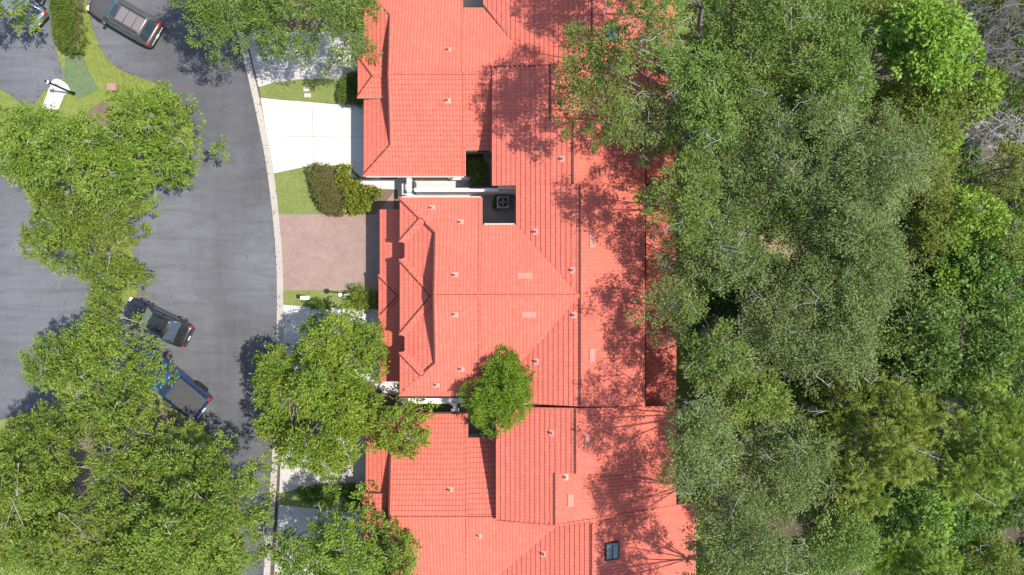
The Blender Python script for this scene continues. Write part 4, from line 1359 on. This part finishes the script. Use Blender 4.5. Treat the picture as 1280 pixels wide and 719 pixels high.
def tree(name, outline, ztop, depth, style, label, group, seed, base=None, twigs=4, thick=0.55, gap=0.0, dens=1.0, cat='tree', holes=(), twig_r=0.024, trunk_r=0.24, bark=None, sub=2.1, crease=1.15, limb=0.5, drop=0.5):
    st = STYLE[style]
    rng = np.random.default_rng(seed)
    zr = ztop - 0.45 * depth
    poly = np.array([[p.x, p.y] for p in (P(a, b, zr) for a, b in outline)])
    hol = [np.array([[p.x, p.y] for p in (P(a, b, zr) for a, b in h)]) for h in holes]
    mn, mx = poly.min(0), poly.max(0)
    ar = 0.5 * abs(np.sum(poly[:, 0] * np.roll(poly[:, 1], -1) - np.roll(poly[:, 0], -1) * poly[:, 1]))
    lr = st['lr']
    want = int(ar / (lr * lr * 1.0) * dens) + 3
    cand = rng.uniform(mn, mx, (want * 40, 2))
    ok = in_poly(cand, poly)
    cand = cand[ok]
    ed = edge_dist(cand, poly)
    for h in hol:
        k = ~in_poly(cand, h)
        cand, ed = cand[k], ed[k]
        ed = np.minimum(ed, edge_dist(cand, h) + 0.2)
    k = ed > lr * 0.36
    cand, ed = cand[k], ed[k]
    # spaced selection
    sel = []
    mind = lr * 0.80 * st.get('sp', 1.0)
    for i in range(len(cand)):
        if all((cand[i][0] - cand[j][0]) ** 2 + (cand[i][1] - cand[j][1]) ** 2 > mind * mind for j in sel):
            sel.append(i)
            if len(sel) >= want: break
    cand, ed = cand[sel], ed[sel]
    rmax = max(ed.max(), 0.5)
    f = np.clip(ed / (rmax * 0.95), 0, 1)
    lz = ztop - depth * (1 - f) ** 1.6 + rng.normal(0, 0.50, len(f)) - lr * 0.5
    # the crown breaks up into boughs a few metres wide with deep creases between them
    bs = sub * lr
    bc = []
    for q in cand[rng.permutation(len(cand))]:
        if all(np.hypot(*(q - w)) > bs * 1.55 for w in bc): bc.append(q)
    bc = np.array(bc)
    db = np.linalg.norm(cand[:, None, :] - bc[None], axis=2)
    bi = db.argmin(1)
    fb = db.min(1) / bs
    boff = rng.normal(0, 0.55, len(bc))
    lz = lz + boff[bi] - crease * np.clip(fb, 0, 1.4) ** 2
    rad = lr * rng.uniform(0.75, 1.2, len(f))
    kk = ~((fb > 0.90) & (rng.uniform(0, 1, len(fb)) < drop))
    cand, lz, rad, ed = cand[kk], lz[kk], rad[kk], ed[kk]
    rad = np.minimum(rad, ed * 0.98 + 0.10)
    if gap > 0:
        k = rng.uniform(0, 1, len(cand)) > gap
        cand, lz, rad, ed = cand[k], lz[k], rad[k], ed[k]
    # second deeper tier so that no bare floor shows straight through
    m2 = rng.uniform(0, 1, len(cand)) < thick
    lc = np.concatenate([np.column_stack([cand, lz]), np.column_stack([cand[m2] + rng.normal(0, lr * 0.4, (m2.sum(), 2)), lz[m2] - rng.uniform(1.3, 2.6, m2.sum())])])
    rad = np.concatenate([rad, rad[m2] * 0.9])
    TC, TN = [], []
    for (cxyz, r_) in zip(lc, rad):
        nt_ = max(8, int(st['tufts'] * (r_ / lr) ** 2 * rng.uniform(0.8, 1.15)))
        d = rng.normal(0, 1, (nt_ * 2, 3))
        d /= np.linalg.norm(d, axis=1, keepdims=True)
        d = d[d[:, 2] > -0.35][:nt_]
        rr_ = r_ * rng.uniform(0.62, 1.08, (len(d), 1))
        # lobes are ragged, not round: squeeze each along a random axis
        an = rng.uniform(0, math.pi); kx = rng.uniform(0.75, 1.2)
        p = d * rr_
        ca, sa = math.cos(an), math.sin(an)
        px_, py_ = p[:, 0] * ca - p[:, 1] * sa, (p[:, 0] * sa + p[:, 1] * ca)
        px_ = px_ * kx; py_ = py_ / kx
        p = np.column_stack([px_ * ca + py_ * sa, -px_ * sa + py_ * ca, p[:, 2] * st['sq']])
        TC.append(cxyz + p); TN.append(d)
    TC, TN = np.concatenate(TC), np.concatenate(TN)
    cen = poly.mean(0)
    bx, by = (cen[0], cen[1]) if base is None else base
    t = root(name, (float(bx), float(by), 0.0), label, cat, group)
    me = leaves_mesh('crown', TC, TN, rng, st['per'], st['spread'], st['L'], st['W'], st.get('droop', 0.25), st.get('bias', 1.0))
    STATS[0] += len(me.polygons)
    link_to('crown', me, st['mat'], t)
    # trunk and limbs
    paths = []
    fork = np.array([bx * 0.75 + cen[0] * 0.25, by * 0.75 + cen[1] * 0.25, max(1.6, (ztop - depth) * 0.45)])
    hs = np.linspace(0, 1, 6)[:, None]
    tp = np.array([bx, by, -0.1]) * (1 - hs) + fork * hs + np.column_stack([rng.normal(0, 0.06, 6), rng.normal(0, 0.06, 6), np.zeros(6)])
    paths.append((tp, np.linspace(trunk_r * 1.25, trunk_r * 0.85, 6)))
    order = rng.permutation(len(cand))
    mains = order[:7]
    mp = []
    for i in mains:
        e = np.array([cand[i][0], cand[i][1], lz[i] - 0.5])
        s_ = np.linspace(0, 1, 7)[:, None]
        mid = (fork + e) / 2 + np.array([0, 0, 0.5]) + rng.normal(0, 0.35, 3)
        pth = fork * (1 - s_) ** 2 + mid * 2 * s_ * (1 - s_) + e * s_ ** 2
        paths.append((pth, np.linspace(trunk_r * limb, 0.025, 7)))
        mp.append(pth)
    for i in order[7:]:
        e = np.array([cand[i][0], cand[i][1], lz[i] - 0.1])
        alls = np.concatenate([q[2:6] for q in mp])
        st_ = alls[np.argmin(np.linalg.norm(alls - e, axis=1))]
        s_ = np.linspace(0, 1, 5)[:, None]
        mid = (st_ + e) / 2 + rng.normal(0, 0.25, 3)
        paths.append((st_ * (1 - s_) ** 2 + mid * 2 * s_ * (1 - s_) + e * s_ ** 2, np.linspace(0.028, 0.012, 5)))
    nb = sum((len(p_[0]) - 1) * 6 for p_ in paths)
    tw = []
    for _ in range(int(twigs * 1.0)):
        i = rng.integers(0, len(cand))
        s0 = np.array([cand[i][0] + rng.normal(0, 0.45), cand[i][1] + rng.normal(0, 0.45), lz[i] + lr * st['sq'] * rng.uniform(0.35, 0.75)])
        e0 = np.array([cand[i][0], cand[i][1], lz[i] - 0.15])
        tw.append((np.array([e0, (e0 + s0) / 2, s0]), np.array([twig_r, twig_r * 0.9, twig_r * 0.8])))
        a = rng.uniform(0, 6.28)
        tw += twig_paths(rng, s0, np.array([math.cos(a) * 0.95, math.sin(a) * 0.95, 0.22]), rng.uniform(0.35, 0.95) * (1.6 if rng.uniform() < 0.15 else 1), twig_r * rng.uniform(0.45, 0.9), 2)
    me = tubes_mesh('trunk', paths + tw, 6)
    link_to('trunk', me, [bark or BARK, BARK_P], t, smooth=True)
    me.polygons.foreach_set('material_index', (np.arange(len(me.polygons)) >= nb).astype(np.int32))
    return t

def shrub(name, outline, h, style_mat, label, group, seed, L=0.12, W=0.06, per=14, dens=34, trim=True, cat='shrub', z0=0.05):
    """clipped or loose shrub: tufts over a rounded block"""
    rng = np.random.default_rng(seed)
    poly = np.array([[p.x, p.y] for p in (P(a, b, h * 0.8) for a, b in outline)])
    mn, mx = poly.min(0), poly.max(0)
    ar = (mx - mn).prod()
    c = rng.uniform(mn, mx, (int(ar * dens * 3.0), 2))
    c = c[in_poly(c, poly)]
    ed = edge_dist(c, poly)
    rnd = 0.35 if trim else 0.8
    prof = np.sqrt(np.clip(1 - (1 - np.clip(ed / rnd, 0, 1)) ** 2, 0, 1))
    z = z0 + h * (0.35 + 0.62 * prof) + rng.normal(0, 0.03 if trim else 0.10, len(c))
    low = rng.uniform(0, 1, len(c)) < 0.45
    z = np.where(low & (ed < rnd), z0 + rng.uniform(0.1, 1, len(c)) * (z - z0), z)
    cc = np.column_stack([c, z])
    ctr = poly.mean(0)
    n = np.column_stack([(c - ctr) * 0.25, np.ones(len(c)) * 0.9])
    n += rng.normal(0, 0.3, n.shape)
    n /= np.linalg.norm(n, axis=1, keepdims=True)
    t = root(name, (float(ctr[0]), float(ctr[1]), z0), label, cat, group)
    me = leaves_mesh('foliage', cc, n, rng, per, 0.06, L, W, 0.1)
    STATS[0] += len(me.polygons)
    link_to('foliage', me, style_mat, t)
    paths = []
    for _ in range(14):
        i = rng.integers(0, len(c))
        a = np.array([ctr[0] * .4 + c[i][0] * .6, ctr[1] * .4 + c[i][1] * .6, z0 - 0.05]); b = np.array([c[i][0], c[i][1], z[i] - 0.05])
        paths.append((np.array([a, (a + b) / 2 + rng.normal(0, 0.05, 3), b]), np.array([0.03, 0.022, 0.012])))
    link_to('stem', tubes_mesh('stem', paths, 5), BARK_B, t)
    return t

# --- trees on the road side
GL = 'broadleaf trees on the road side'
tree('oak_tree', [(-30, 120), (0, 118), (40, 126), (62, 140), (95, 121), (130, 113), (160, 98), (178, 84), (190, 98), (212, 102), (218, 120), (212, 142), (226, 164), (238, 186), (226, 203), (216, 216), (196, 222), (182, 220), (170, 240), (165, 262), (120, 262), (60, 252), (0, 238), (-30, 190)], 10.5, 3.2, 'oak',
     'wide spreading oak on the grass island, reaching over the road below the taupe suv', GL, 11, dens=1.15, crease=1.4, twigs=12, base=tuple(P(165, 170, 0)[:2]))
tree('oak_tree', [(55, 232), (120, 246), (164, 243), (168, 256), (147, 276), (143, 296), (147, 318), (160, 332), (164, 346), (160, 356), (164, 378), (176, 390), (168, 412), (146, 422), (118, 412), (108, 384), (118, 352), (98, 365), (80, 342), (60, 322), (34, 318), (8, 316), (4, 292), (22, 272), (34, 250)], 8.6, 2.2, 'oak',
     'thin oak with many pale bare branches beside the yellowing grass strip', GL, 12, twigs=22, gap=0.0, thick=0.4, crease=0.6, sub=1.7, drop=0.12, dens=1.35, base=tuple(P(135, 320, 0)[:2]))
tree('oak_tree', [(146, 380), (162, 400), (172, 424), (186, 446), (198, 462), (182, 478), (172, 500), (176, 522), (160, 540), (110, 560), (60, 560), (30, 545), (52, 520), (46, 490), (18, 456), (40, 430), (55, 408), (90, 402), (120, 408)], 10.2, 2.8, 'oak',
     'oak covering the front ends of the black sedan and blue pickup', GL, 13, dens=1.1, drop=0.5, crease=1.4, twigs=10, base=tuple(P(140, 495, 0)[:2]))
tree('oak_tree', [(0, 522), (40, 508), (82, 540), (128, 540), (160, 570), (165, 640), (150, 690), (120, 745), (-45, 745), (-45, 560)], 11.5, 3.0, 'oak',
     'large oak in the bottom left corner, left of the oak that reaches the road', GL, 14, dens=1.1, drop=0.5, crease=1.4, twigs=9, base=tuple(P(70, 610, 0)[:2]))
tree('oak_tree', [(135, 548), (175, 542), (200, 560), (226, 576), (250, 568), (266, 548), (280, 542), (281, 558), (264, 575), (285, 595), (316, 585), (323, 600), (306, 625), (321, 650), (302, 680), (296, 720), (275, 750), (100, 750), (130, 690), (150, 620)], 11.5, 3.0, 'oak',
     'large oak below the blue pickup, its right edge hanging over the road', GL, 15, dens=1.1, drop=0.5, crease=1.4, twigs=9, base=tuple(P(235, 600, 0)[:2]))
tree('front_yard_tree', [(325, 440), (338, 428), (360, 408), (398, 404), (418, 380), (440, 402), (470, 418), (474, 460), (470, 485), (500, 495), (530, 510), (533, 540), (522, 570), (496, 590), (492, 612), (476, 582), (440, 575), (420, 605), (385, 610), (358, 592), (332, 576), (298, 562), (304, 534), (282, 518), (288, 488), (306, 474), (300, 452)], 8.6, 3.0, 'front',
     'bright green spreading tree in front of the middle house, shading the white driveway', GL, 16, twigs=6, thick=0.25, gap=0.10, dens=0.92, crease=1.6, sub=1.8, drop=0.65, limb=0.3, base=tuple(P(415, 505, 0)[:2]))
tree('front_yard_tree', [(385, 655), (410, 632), (446, 626), (466, 650), (490, 665), (515, 690), (522, 755), (308, 760), (316, 698), (345, 672), (376, 684)], 8.6, 2.6, 'oak',
     'green tree at the bottom edge, overhanging the roof of the bottom house', GL, 17, twigs=5, base=tuple(P(425, 622, 0)[:2]))
tree('oak_tree', [(205, -5), (214, 30), (236, 50), (262, 62), (272, 70), (295, 56), (310, 46), (345, 56), (366, 75), (388, 63), (420, 61), (450, 46), (463, 15), (458, -40), (330, -85), (205, -55)], 10.0, 3.0, 'deep',
     'dark green oak at the top edge shading the beige driveway and the road', GL, 19, twigs=2, base=tuple(P(360, 10, 0)[:2]))
tree('oak_tree', [(-25, -25), (20, -20), (22, 5), (24, 22), (14, 32), (-4, 34), (-25, 25)], 6.0, 1.6, 'oak',
     'small tree in the top left corner covering part of the silver blue car', GL, 20, twigs=2, base=tuple(P(80, -25, 0)[:2]))
tree('courtyard_tree', [(608, 434), (636, 436), (654, 452), (667, 472), (662, 498), (666, 512), (644, 520), (648, 536), (630, 554), (606, 549), (592, 536), (577, 524), (582, 504), (576, 488), (592, 468), (598, 450)], 8.2, 1.6, 'vivid',
     'vivid green courtyard tree rising between the roofs of the middle and bottom houses', None, 21, twigs=0, base=tuple(P(625, 500, 0)[:2]), trunk_r=0.14, dens=1.3, thick=0.35)

# --- clipped shrubs
GSH = 'shrubs in the front yards'
shrub('clipped_hedge', [(62, -20), (62, 10), (66, 45), (74, 62), (86, 67), (97, 62), (101, 48), (97, 10), (92, -20)], 1.5, L_HEDGE, 'long rounded green hedge on the grass island beside the taupe suv', GSH, 31)
shrub('clipped_hedge', [(384, 206), (396, 203), (412, 206), (418, 226), (428, 245), (430, 262), (425, 269), (412, 268), (397, 258), (391, 240), (386, 222)], 1.3, L_BROWNH, 'bronzed brownish clipped hedge at the lower edge of the wide white driveway', GSH, 32)
shrub('loose_shrub', [(416, 208), (436, 206), (440, 220), (452, 230), (472, 235), (476, 243), (465, 252), (456, 264), (440, 267), (430, 262), (430, 244), (422, 228)], 0.95, L_CROTON, 'yellow flecked shrub between the bronzed hedge and the curved white path', GSH, 33, L=0.22, W=0.10, per=9, dens=24, trim=False)
shrub('clipped_hedge', [(424, 104), (431, 92), (448, 90), (468, 92), (468, 130), (430, 131), (422, 124)], 1.0, L_HEDGE, 'small green hedge against the entry porch of the top house', GSH, 34)
shrub('loose_shrub', [(380, 378), (392, 373), (404, 377), (412, 386), (400, 388), (388, 386)], 0.6, L_DARKB, 'low dark shrub just below the pale mailbox', GSH, 35, trim=False)
shrub('loose_shrub', [(438, 361), (448, 358), (462, 364), (464, 378), (458, 388), (444, 388), (436, 376)], 1.0, L_YELLOW, 'spiky yellow green shrub beside the white lamp post', GSH, 36, L=0.45, W=0.06, per=10, dens=16, trim=False)
shrub('loose_shrub', [(368, 612), (400, 607), (440, 606), (462, 612), (458, 634), (420, 632), (380, 628)], 0.7, L_DARKB, 'low dark ground shrub in the shade between the two bottom driveways', GSH, 37, trim=False)
shrub('loose_shrub', [(586, 205), (592, 198), (602, 197), (608, 206), (608, 226), (600, 234), (588, 233)], 2.2, L_HEDGE, 'tall green shrub in the shaded courtyard of the top house', GSH, 38, L=0.16, W=0.07, trim=False)
shrub('loose_shrub', [(617, 248), (622, 244), (626, 248), (627, 260), (622, 264), (617, 258)], 0.7, L_DARKB, 'small dark potted shrub beside the air conditioner', GSH, 39, trim=False, L=0.18, W=0.05)

# --- the wood behind the houses
GW = 'trees of the wood behind the houses'
bxmin = P(852, 360, 0).x
def east(px, py, z, offx=1.2):
    q = P(px, py, z)
    return (max(q.x, bxmin + offx), q.y)
wood = [
 # cx, cy, rx, ry, ztop, depth, style, label, twigs, gap
 (748, 98, 44, 80, 14.5, 2.8, 'deep', 'oak limb crown furthest over the roof of the top house', 2, 0.06),
 (815, 35, 66, 62, 16.5, 3.2, 'deep', 'thin crowned oak at the top edge with red roof showing through it', 4, 0.30),
 (802, 152, 42, 40, 11.0, 2.2, 'grey', 'small grey green crown over the rear slope of the top house', 4, 0.08),
 (885, 105, 74, 84, 14.0, 3.2, 'deep', 'oak with deep green crown right of the thin crown at the top of the wood', 8, 0.05),
 (968, 52, 76, 76, 14.5, 3.0, 'deep', 'deep green oak at the top edge in the middle of the wood', 8, 0.04),
 (1052, 72, 58, 82, 14.5, 3.0, 'deep', 'oak at the top edge just left of the bright broadleaf crown', 5, 0.04),
 (935, 185, 72, 68, 14.5, 2.8, 'grey', 'grey green oak with a bare white stem in its crown, right of the top house', 12, 0.05),
 (1065, 200, 100, 92, 15.5, 3.2, 'grey', 'broadest grey green oak crown in the upper middle of the wood', 16, 0.03),
 (856, 235, 48, 62, 15.5, 2.8, 'deep', 'deep green crown hanging over the rear porch of the middle house', 5, 0.06),
 (905, 325, 68, 70, 13.5, 2.8, 'grey', 'grey green oak left of the small tan clearing', 10, 0.05),
 (1012, 345, 66, 62, 13.5, 2.6, 'grey', 'grey green oak right below the small tan clearing', 11, 0.05),
 (1085, 330, 72, 84, 15.0, 2.8, 'grey', 'grey green oak left of the tangle of brown dead twigs', 9, 0.03),
 (832, 394, 37, 48, 12.5, 2.2, 'grey', 'small rounded crown standing out over the middle house roof edge', 5, 0.04),
 (888, 430, 50, 58, 15.0, 2.6, 'deep', 'deep green crown between the middle house and the pale oaks', 5, 0.04),
 (972, 432, 66, 60, 14.0, 2.8, 'grey', 'grey green oak above the yellowish patch of crown in the wood', 10, 0.05),
 (1052, 440, 56, 60, 14.0, 2.6, 'grey', 'grey green oak left of the dark broadleaf tree', 8, 0.05),
 (952, 500, 48, 38, 13.5, 2.2, 'yellow', 'yellowish green crown in the lower middle of the wood', 4, 0.03),
 (884, 560, 48, 76, 16.0, 2.8, 'grey', 'tall narrow grey green crown beside the bottom house rear slope', 9, 0.08),
 (985, 590, 70, 72, 14.0, 2.8, 'grey', 'grey green oak with many dead twigs in the lower middle of the wood', 14, 0.07),
 (940, 690, 64, 66, 17.5, 3.0, 'grey', 'grey green oak at the bottom edge behind the bottom house', 8, 0.08),
 (1045, 680, 52, 58, 13.0, 2.6, 'deep', 'deep green crown at the bottom edge left of the small pine', 5, 0.05),
 (1165, 48, 66, 62, 14.0, 3.0, 'bright', 'bright green broadleaf tree at the top right beside the purple brush', 2, 0.04),
 (1205, 118, 34, 34, 11.0, 2.4, 'bright', 'smaller bright green crown just below the big bright broadleaf tree', 1, 0.05),
 (1150, 140, 52, 46, 11.5, 2.4, 'yellow', 'olive yellow crown below the bright broadleaf tree', 3, 0.08),
 (1175, 232, 40, 48, 10.5, 2.2, 'yellow', 'light olive crown beside the upper right pale brush', 3, 0.10),
 (1222, 268, 48, 46, 9.5, 2.2, 'bright', 'bright leafy crown near the right edge above the darkest crown', 1, 0.10),
 (1162, 300, 32, 38, 9.0, 2.0, 'yellow', 'narrow yellowish crown just above the tangle of brown dead twigs', 2, 0.08),
 (1228, 352, 62, 58, 8.5, 2.0, 'darkb', 'darkest green crown near the right edge', 0, 0.06),
 (1182, 438, 86, 66, 12.5, 3.0, 'darkb', 'wide dark broadleaf tree at the lower right above the pines', 2, 0.04),
 (1272, 455, 34, 48, 8.5, 2.0, 'bright', 'bright shrubby crown cut by the right edge beside the dark broadleaf tree', 2, 0.12),
 (1108, 545, 78, 70, 14.5, 2.8, 'piney', 'yellow tinged pine with fine tufts left of the bright pine', 10, 0.10),
 (1240, 572, 62, 74, 14.5, 2.8, 'pine', 'bright green pine with rounded tufts at the right edge', 8, 0.08),
 (1135, 705, 58, 30, 11.0, 2.2, 'pine', 'small pine with rounded tufts at the bottom edge', 3, 0.15),
 (1070, 610, 36, 36, 12.5, 2.0, 'piney', 'small yellowish pine crown below the yellow tinged pine', 3, 0.10),
 (1200, 655, 60, 30, 6.0, 1.8, 'darkb', 'low dark broadleaf crown in the shade below the bright pine', 1, 0.15),
 (1262, 705, 34, 30, 7.0, 1.8, 'yellow', 'yellow green crown in the bottom right corner', 1, 0.06),
 (1130, 640, 34, 36, 8.0, 1.8, 'darkb', 'dark leafy crown between the yellow tinged pine and the small bottom pine', 1, 0.08),
 (1258, 640, 40, 30, 6.0, 1.6, 'darkb', 'low dark leafy crown at the right edge below the bright pine', 0, 0.10),
 (1215, 705, 36, 26, 5.5, 1.5, 'bright', 'low bright shrubby crown at the bottom edge near the right corner', 0, 0.12),
 (1188, 180, 30, 30, 9.5, 2.0, 'bright', 'small bright crown left of the pale leafless brush', 1, 0.10),
 (1268, 300, 26, 34, 8.5, 1.8, 'yellow', 'narrow yellow green crown cut by the right edge above the darkest crown', 1, 0.12),
 (1180, 340, 24, 26, 6.5, 1.6, 'bright', 'small bright shrubby crown right of the brown dead twigs', 0, 0.10),
 (1112, 420, 40, 44, 12.5, 2.4, 'deep', 'deep green crown wedged between the grey green oaks and the dark broadleaf tree', 3, 0.06),
 (1118, 470, 30, 26, 9.0, 1.8, 'yellow', 'olive crown just above the yellow tinged pine', 1, 0.10),
 (1252, 515, 34, 26, 9.5, 2.0, 'darkb', 'dark crown at the right edge just above the bright pine', 1, 0.08),
 (1165, 640, 22, 24, 6.5, 1.6, 'bright', 'small bright shrubby tree in the lower right clearing', 0, 0.15),
 (1092, 15, 34, 34, 13.0, 2.4, 'yellow', 'olive crown at the top edge left of the bright broadleaf tree', 2, 0.06),
 (918, 792, 62, 74, 15.5, 3.0, 'deep', 'crown cut by the bottom edge nearest the roof with the blue green skylight', 2, 0.06),
 (856, 826, 34, 46, 13.5, 2.4, 'deep', 'thin crown mostly below the bottom edge, shading the roof skylight', 1, 0.12),
 (835, -62, 66, 56, 15.5, 3.0, 'deep', 'crown mostly above the top edge, shading the roof of the top house', 1, 0.12),
 (1255, 215, 32, 30, 8.0, 1.8, 'yellow', 'sparse olive crown at the right edge below the pale brush', 4, 0.25),
]
CLEAR = [(945, 293), (960, 291), (978, 306), (1003, 308), (1004, 322), (975, 324), (956, 313)]
for i, (cx_, cy_, rx_, ry_, zt_, dp_, sty, lab, tw_, gp_) in enumerate(wood):
    hl = [CLEAR] if (abs(cx_ - 975) < 120 and abs(cy_ - 310) < 120) else []
    nm = 'pine_tree' if sty.startswith('pine') else ('oak_tree' if sty in ('grey', 'deep') else 'broadleaf_tree')
    tree(nm, blob(cx_, cy_, rx_ * 1.06, ry_ * 1.06, 100 + i), zt_, dp_, sty, lab, GW, 200 + i, base=east(cx_, cy_, zt_ - 2), twigs=tw_, gap=gp_ * 0.6 if cx_ > 900 else gp_ * 1.3, thick=0.8 if cx_ > 900 else 0.35, holes=hl, twig_r=0.021, trunk_r=0.18, dens=1.25, crease=0.95, limb=0.26 if cx_ < 960 else 0.5)

# --- leafless brush in the wood
def brush(px, py, rx, ry, h, n, label, seed, mat):
    rng = np.random.default_rng(seed)
    q = P(px, py, h * 0.5)
    t = root('bare_brush', (q.x, q.y, 0.0), label, 'bare brush', 'bare brush in the wood')
    pths = []
    for _ in range(n):
        a = rng.uniform(0, 6.28); r_ = math.sqrt(rng.uniform(0, 1))
        p = P(px + rx * r_ * math.cos(a), py + ry * r_ * math.sin(a), h * rng.uniform(0.25, 0.85))
        b = rng.uniform(0, 6.28)
        pths += twig_paths(rng, (p.x, p.y, p.z), (math.cos(b), math.sin(b), 0.25), rng.uniform(0.8, 1.8), 0.028, 3)
    link_to('twigs', tubes_mesh('twigs', pths, 4), mat, t)
    stems = []
    for _ in range(8):
        a = rng.uniform(0, 6.28); r_ = rng.uniform(0.1, 0.8)
        p = P(px + rx * r_ * math.cos(a), py + ry * r_ * math.sin(a), h * 0.7)
        stems.append((np.array([[q.x * .4 + p.x * .6, q.y * .4 + p.y * .6, -0.05], [(q.x * .3 + p.x * .7), (q.y * .3 + p.y * .7), h * .35], [p.x, p.y, h * .8]]), np.array([0.09, 0.06, 0.03])))
    link_to('stem', tubes_mesh('stem', stems, 5), mat, t)
PURP = mat_bark('purple_grey_twig', (0.12, 0.10, 0.10), (0.22, 0.19, 0.19))
brush(1255, 45, 44, 50, 6.0, 95, 'purplish grey leafless brush in the top right corner', 301, PURP)
brush(1245, 170, 46, 34, 6.5, 60, 'pale leafless brush at the right edge below the purplish brush', 302, BARK_P)
brush(1150, 352, 26, 26, 5.5, 40, 'tangle of brown dead twigs between the grey green oaks and the darkest crown', 303, BARK_B)
brush(1195, 545, 22, 26, 9.0, 16, 'bare grey branches between the two pines', 304, BARK_P)
brush(1085, 75, 16, 18, 9.0, 26, 'small brown leafless brush left of the bright broadleaf tree', 305, BARK_B)

# --- undergrowth of the wood: one uncountable mass
rng = np.random.default_rng(900)
x0, x1 = P(868, 0, 0).x, P(1420, 0, 0).x
y0, y1 = P(0, 860, 0).y, P(0, -140, 0).y
N = 17000
c = rng.uniform((x0, y0), (x1, y1), (N, 2))
nz = np.sin(c[:, 0] * 0.9) * np.cos(c[:, 1] * 0.8) + np.sin(c[:, 0] * 0.37 + 2) * np.sin(c[:, 1] * 0.51)
k = (nz > -0.75) & ~in_poly(c, [tuple(P(a, b, 0)[:2]) for a, b in CLEAR])
c, nz = c[k], nz[k]
z = 0.15 + np.clip(nz + 0.9, 0, 2) * rng.uniform(0.2, 1.3, len(c))
cc = np.column_stack([c, z])
n = rng.normal(0, 0.4, cc.shape); n[:, 2] += 1
n /= np.linalg.norm(n, axis=1, keepdims=True)
me = leaves_mesh('undergrowth', cc, n, rng, 14, 0.16, 0.28, 0.12, 0.1)
STATS[0] += len(me.polygons)
o = link_to('undergrowth', me, L_DARKB, None)
tag(o, 'dense green undergrowth covering the floor of the wood', 'undergrowth', kind='stuff')

# --- fallen leaves along kerbs and island edges
rng = np.random.default_rng(77)
pts = []
for (px_, py_) in KERB:
    w = 12 if py_ > 540 else 3
    for _ in range(w):
        pts.append(P(px_ + rng.normal(1, 5), py_ + rng.uniform(-14, 14), 0))
isl = ISL1[10:] + ISL2[:-2]
for (px_, py_) in isl:
    for _ in range(5): pts.append(P(px_ + rng.normal(0, 5), py_ + rng.normal(0, 5), 0))
for _ in range(160): pts.append(P(rng.uniform(180, 335), rng.uniform(60, 700), 0))
for _ in range(260): pts.append(P(rng.uniform(350, 470), rng.uniform(390, 690), 0))
cc = np.array([[p.x, p.y, 0.115] for p in pts])
n = np.tile(np.array([[0, 0, 0.1]]), (len(cc), 1))
me = leaves_mesh('fallen_leaves', cc, n, rng, 2, 0.07, 0.11, 0.06, 0.0, 1.0, 0.25)
co = np.empty(len(me.vertices) * 3, np.float32); me.vertices.foreach_get('co', co); co = co.reshape(-1, 3)
co[:, 2] = 0.112 + (co[:, 2] - 0.112) * 0.12
me.vertices.foreach_set('co', co.ravel())
o = link_to('fallen_leaves', me, simple('dry_leaf', (0.085, 0.066, 0.045), 0.9, var=0.5, scale=30), None)
tag(o, 'brown fallen leaves scattered along the kerb and road', 'fallen leaves', kind='stuff')

for o in ROOTS:
    for k_ in ('_loc', '_rz'):
        if k_ in o: del o[k_]
print('leaves', STATS[0])
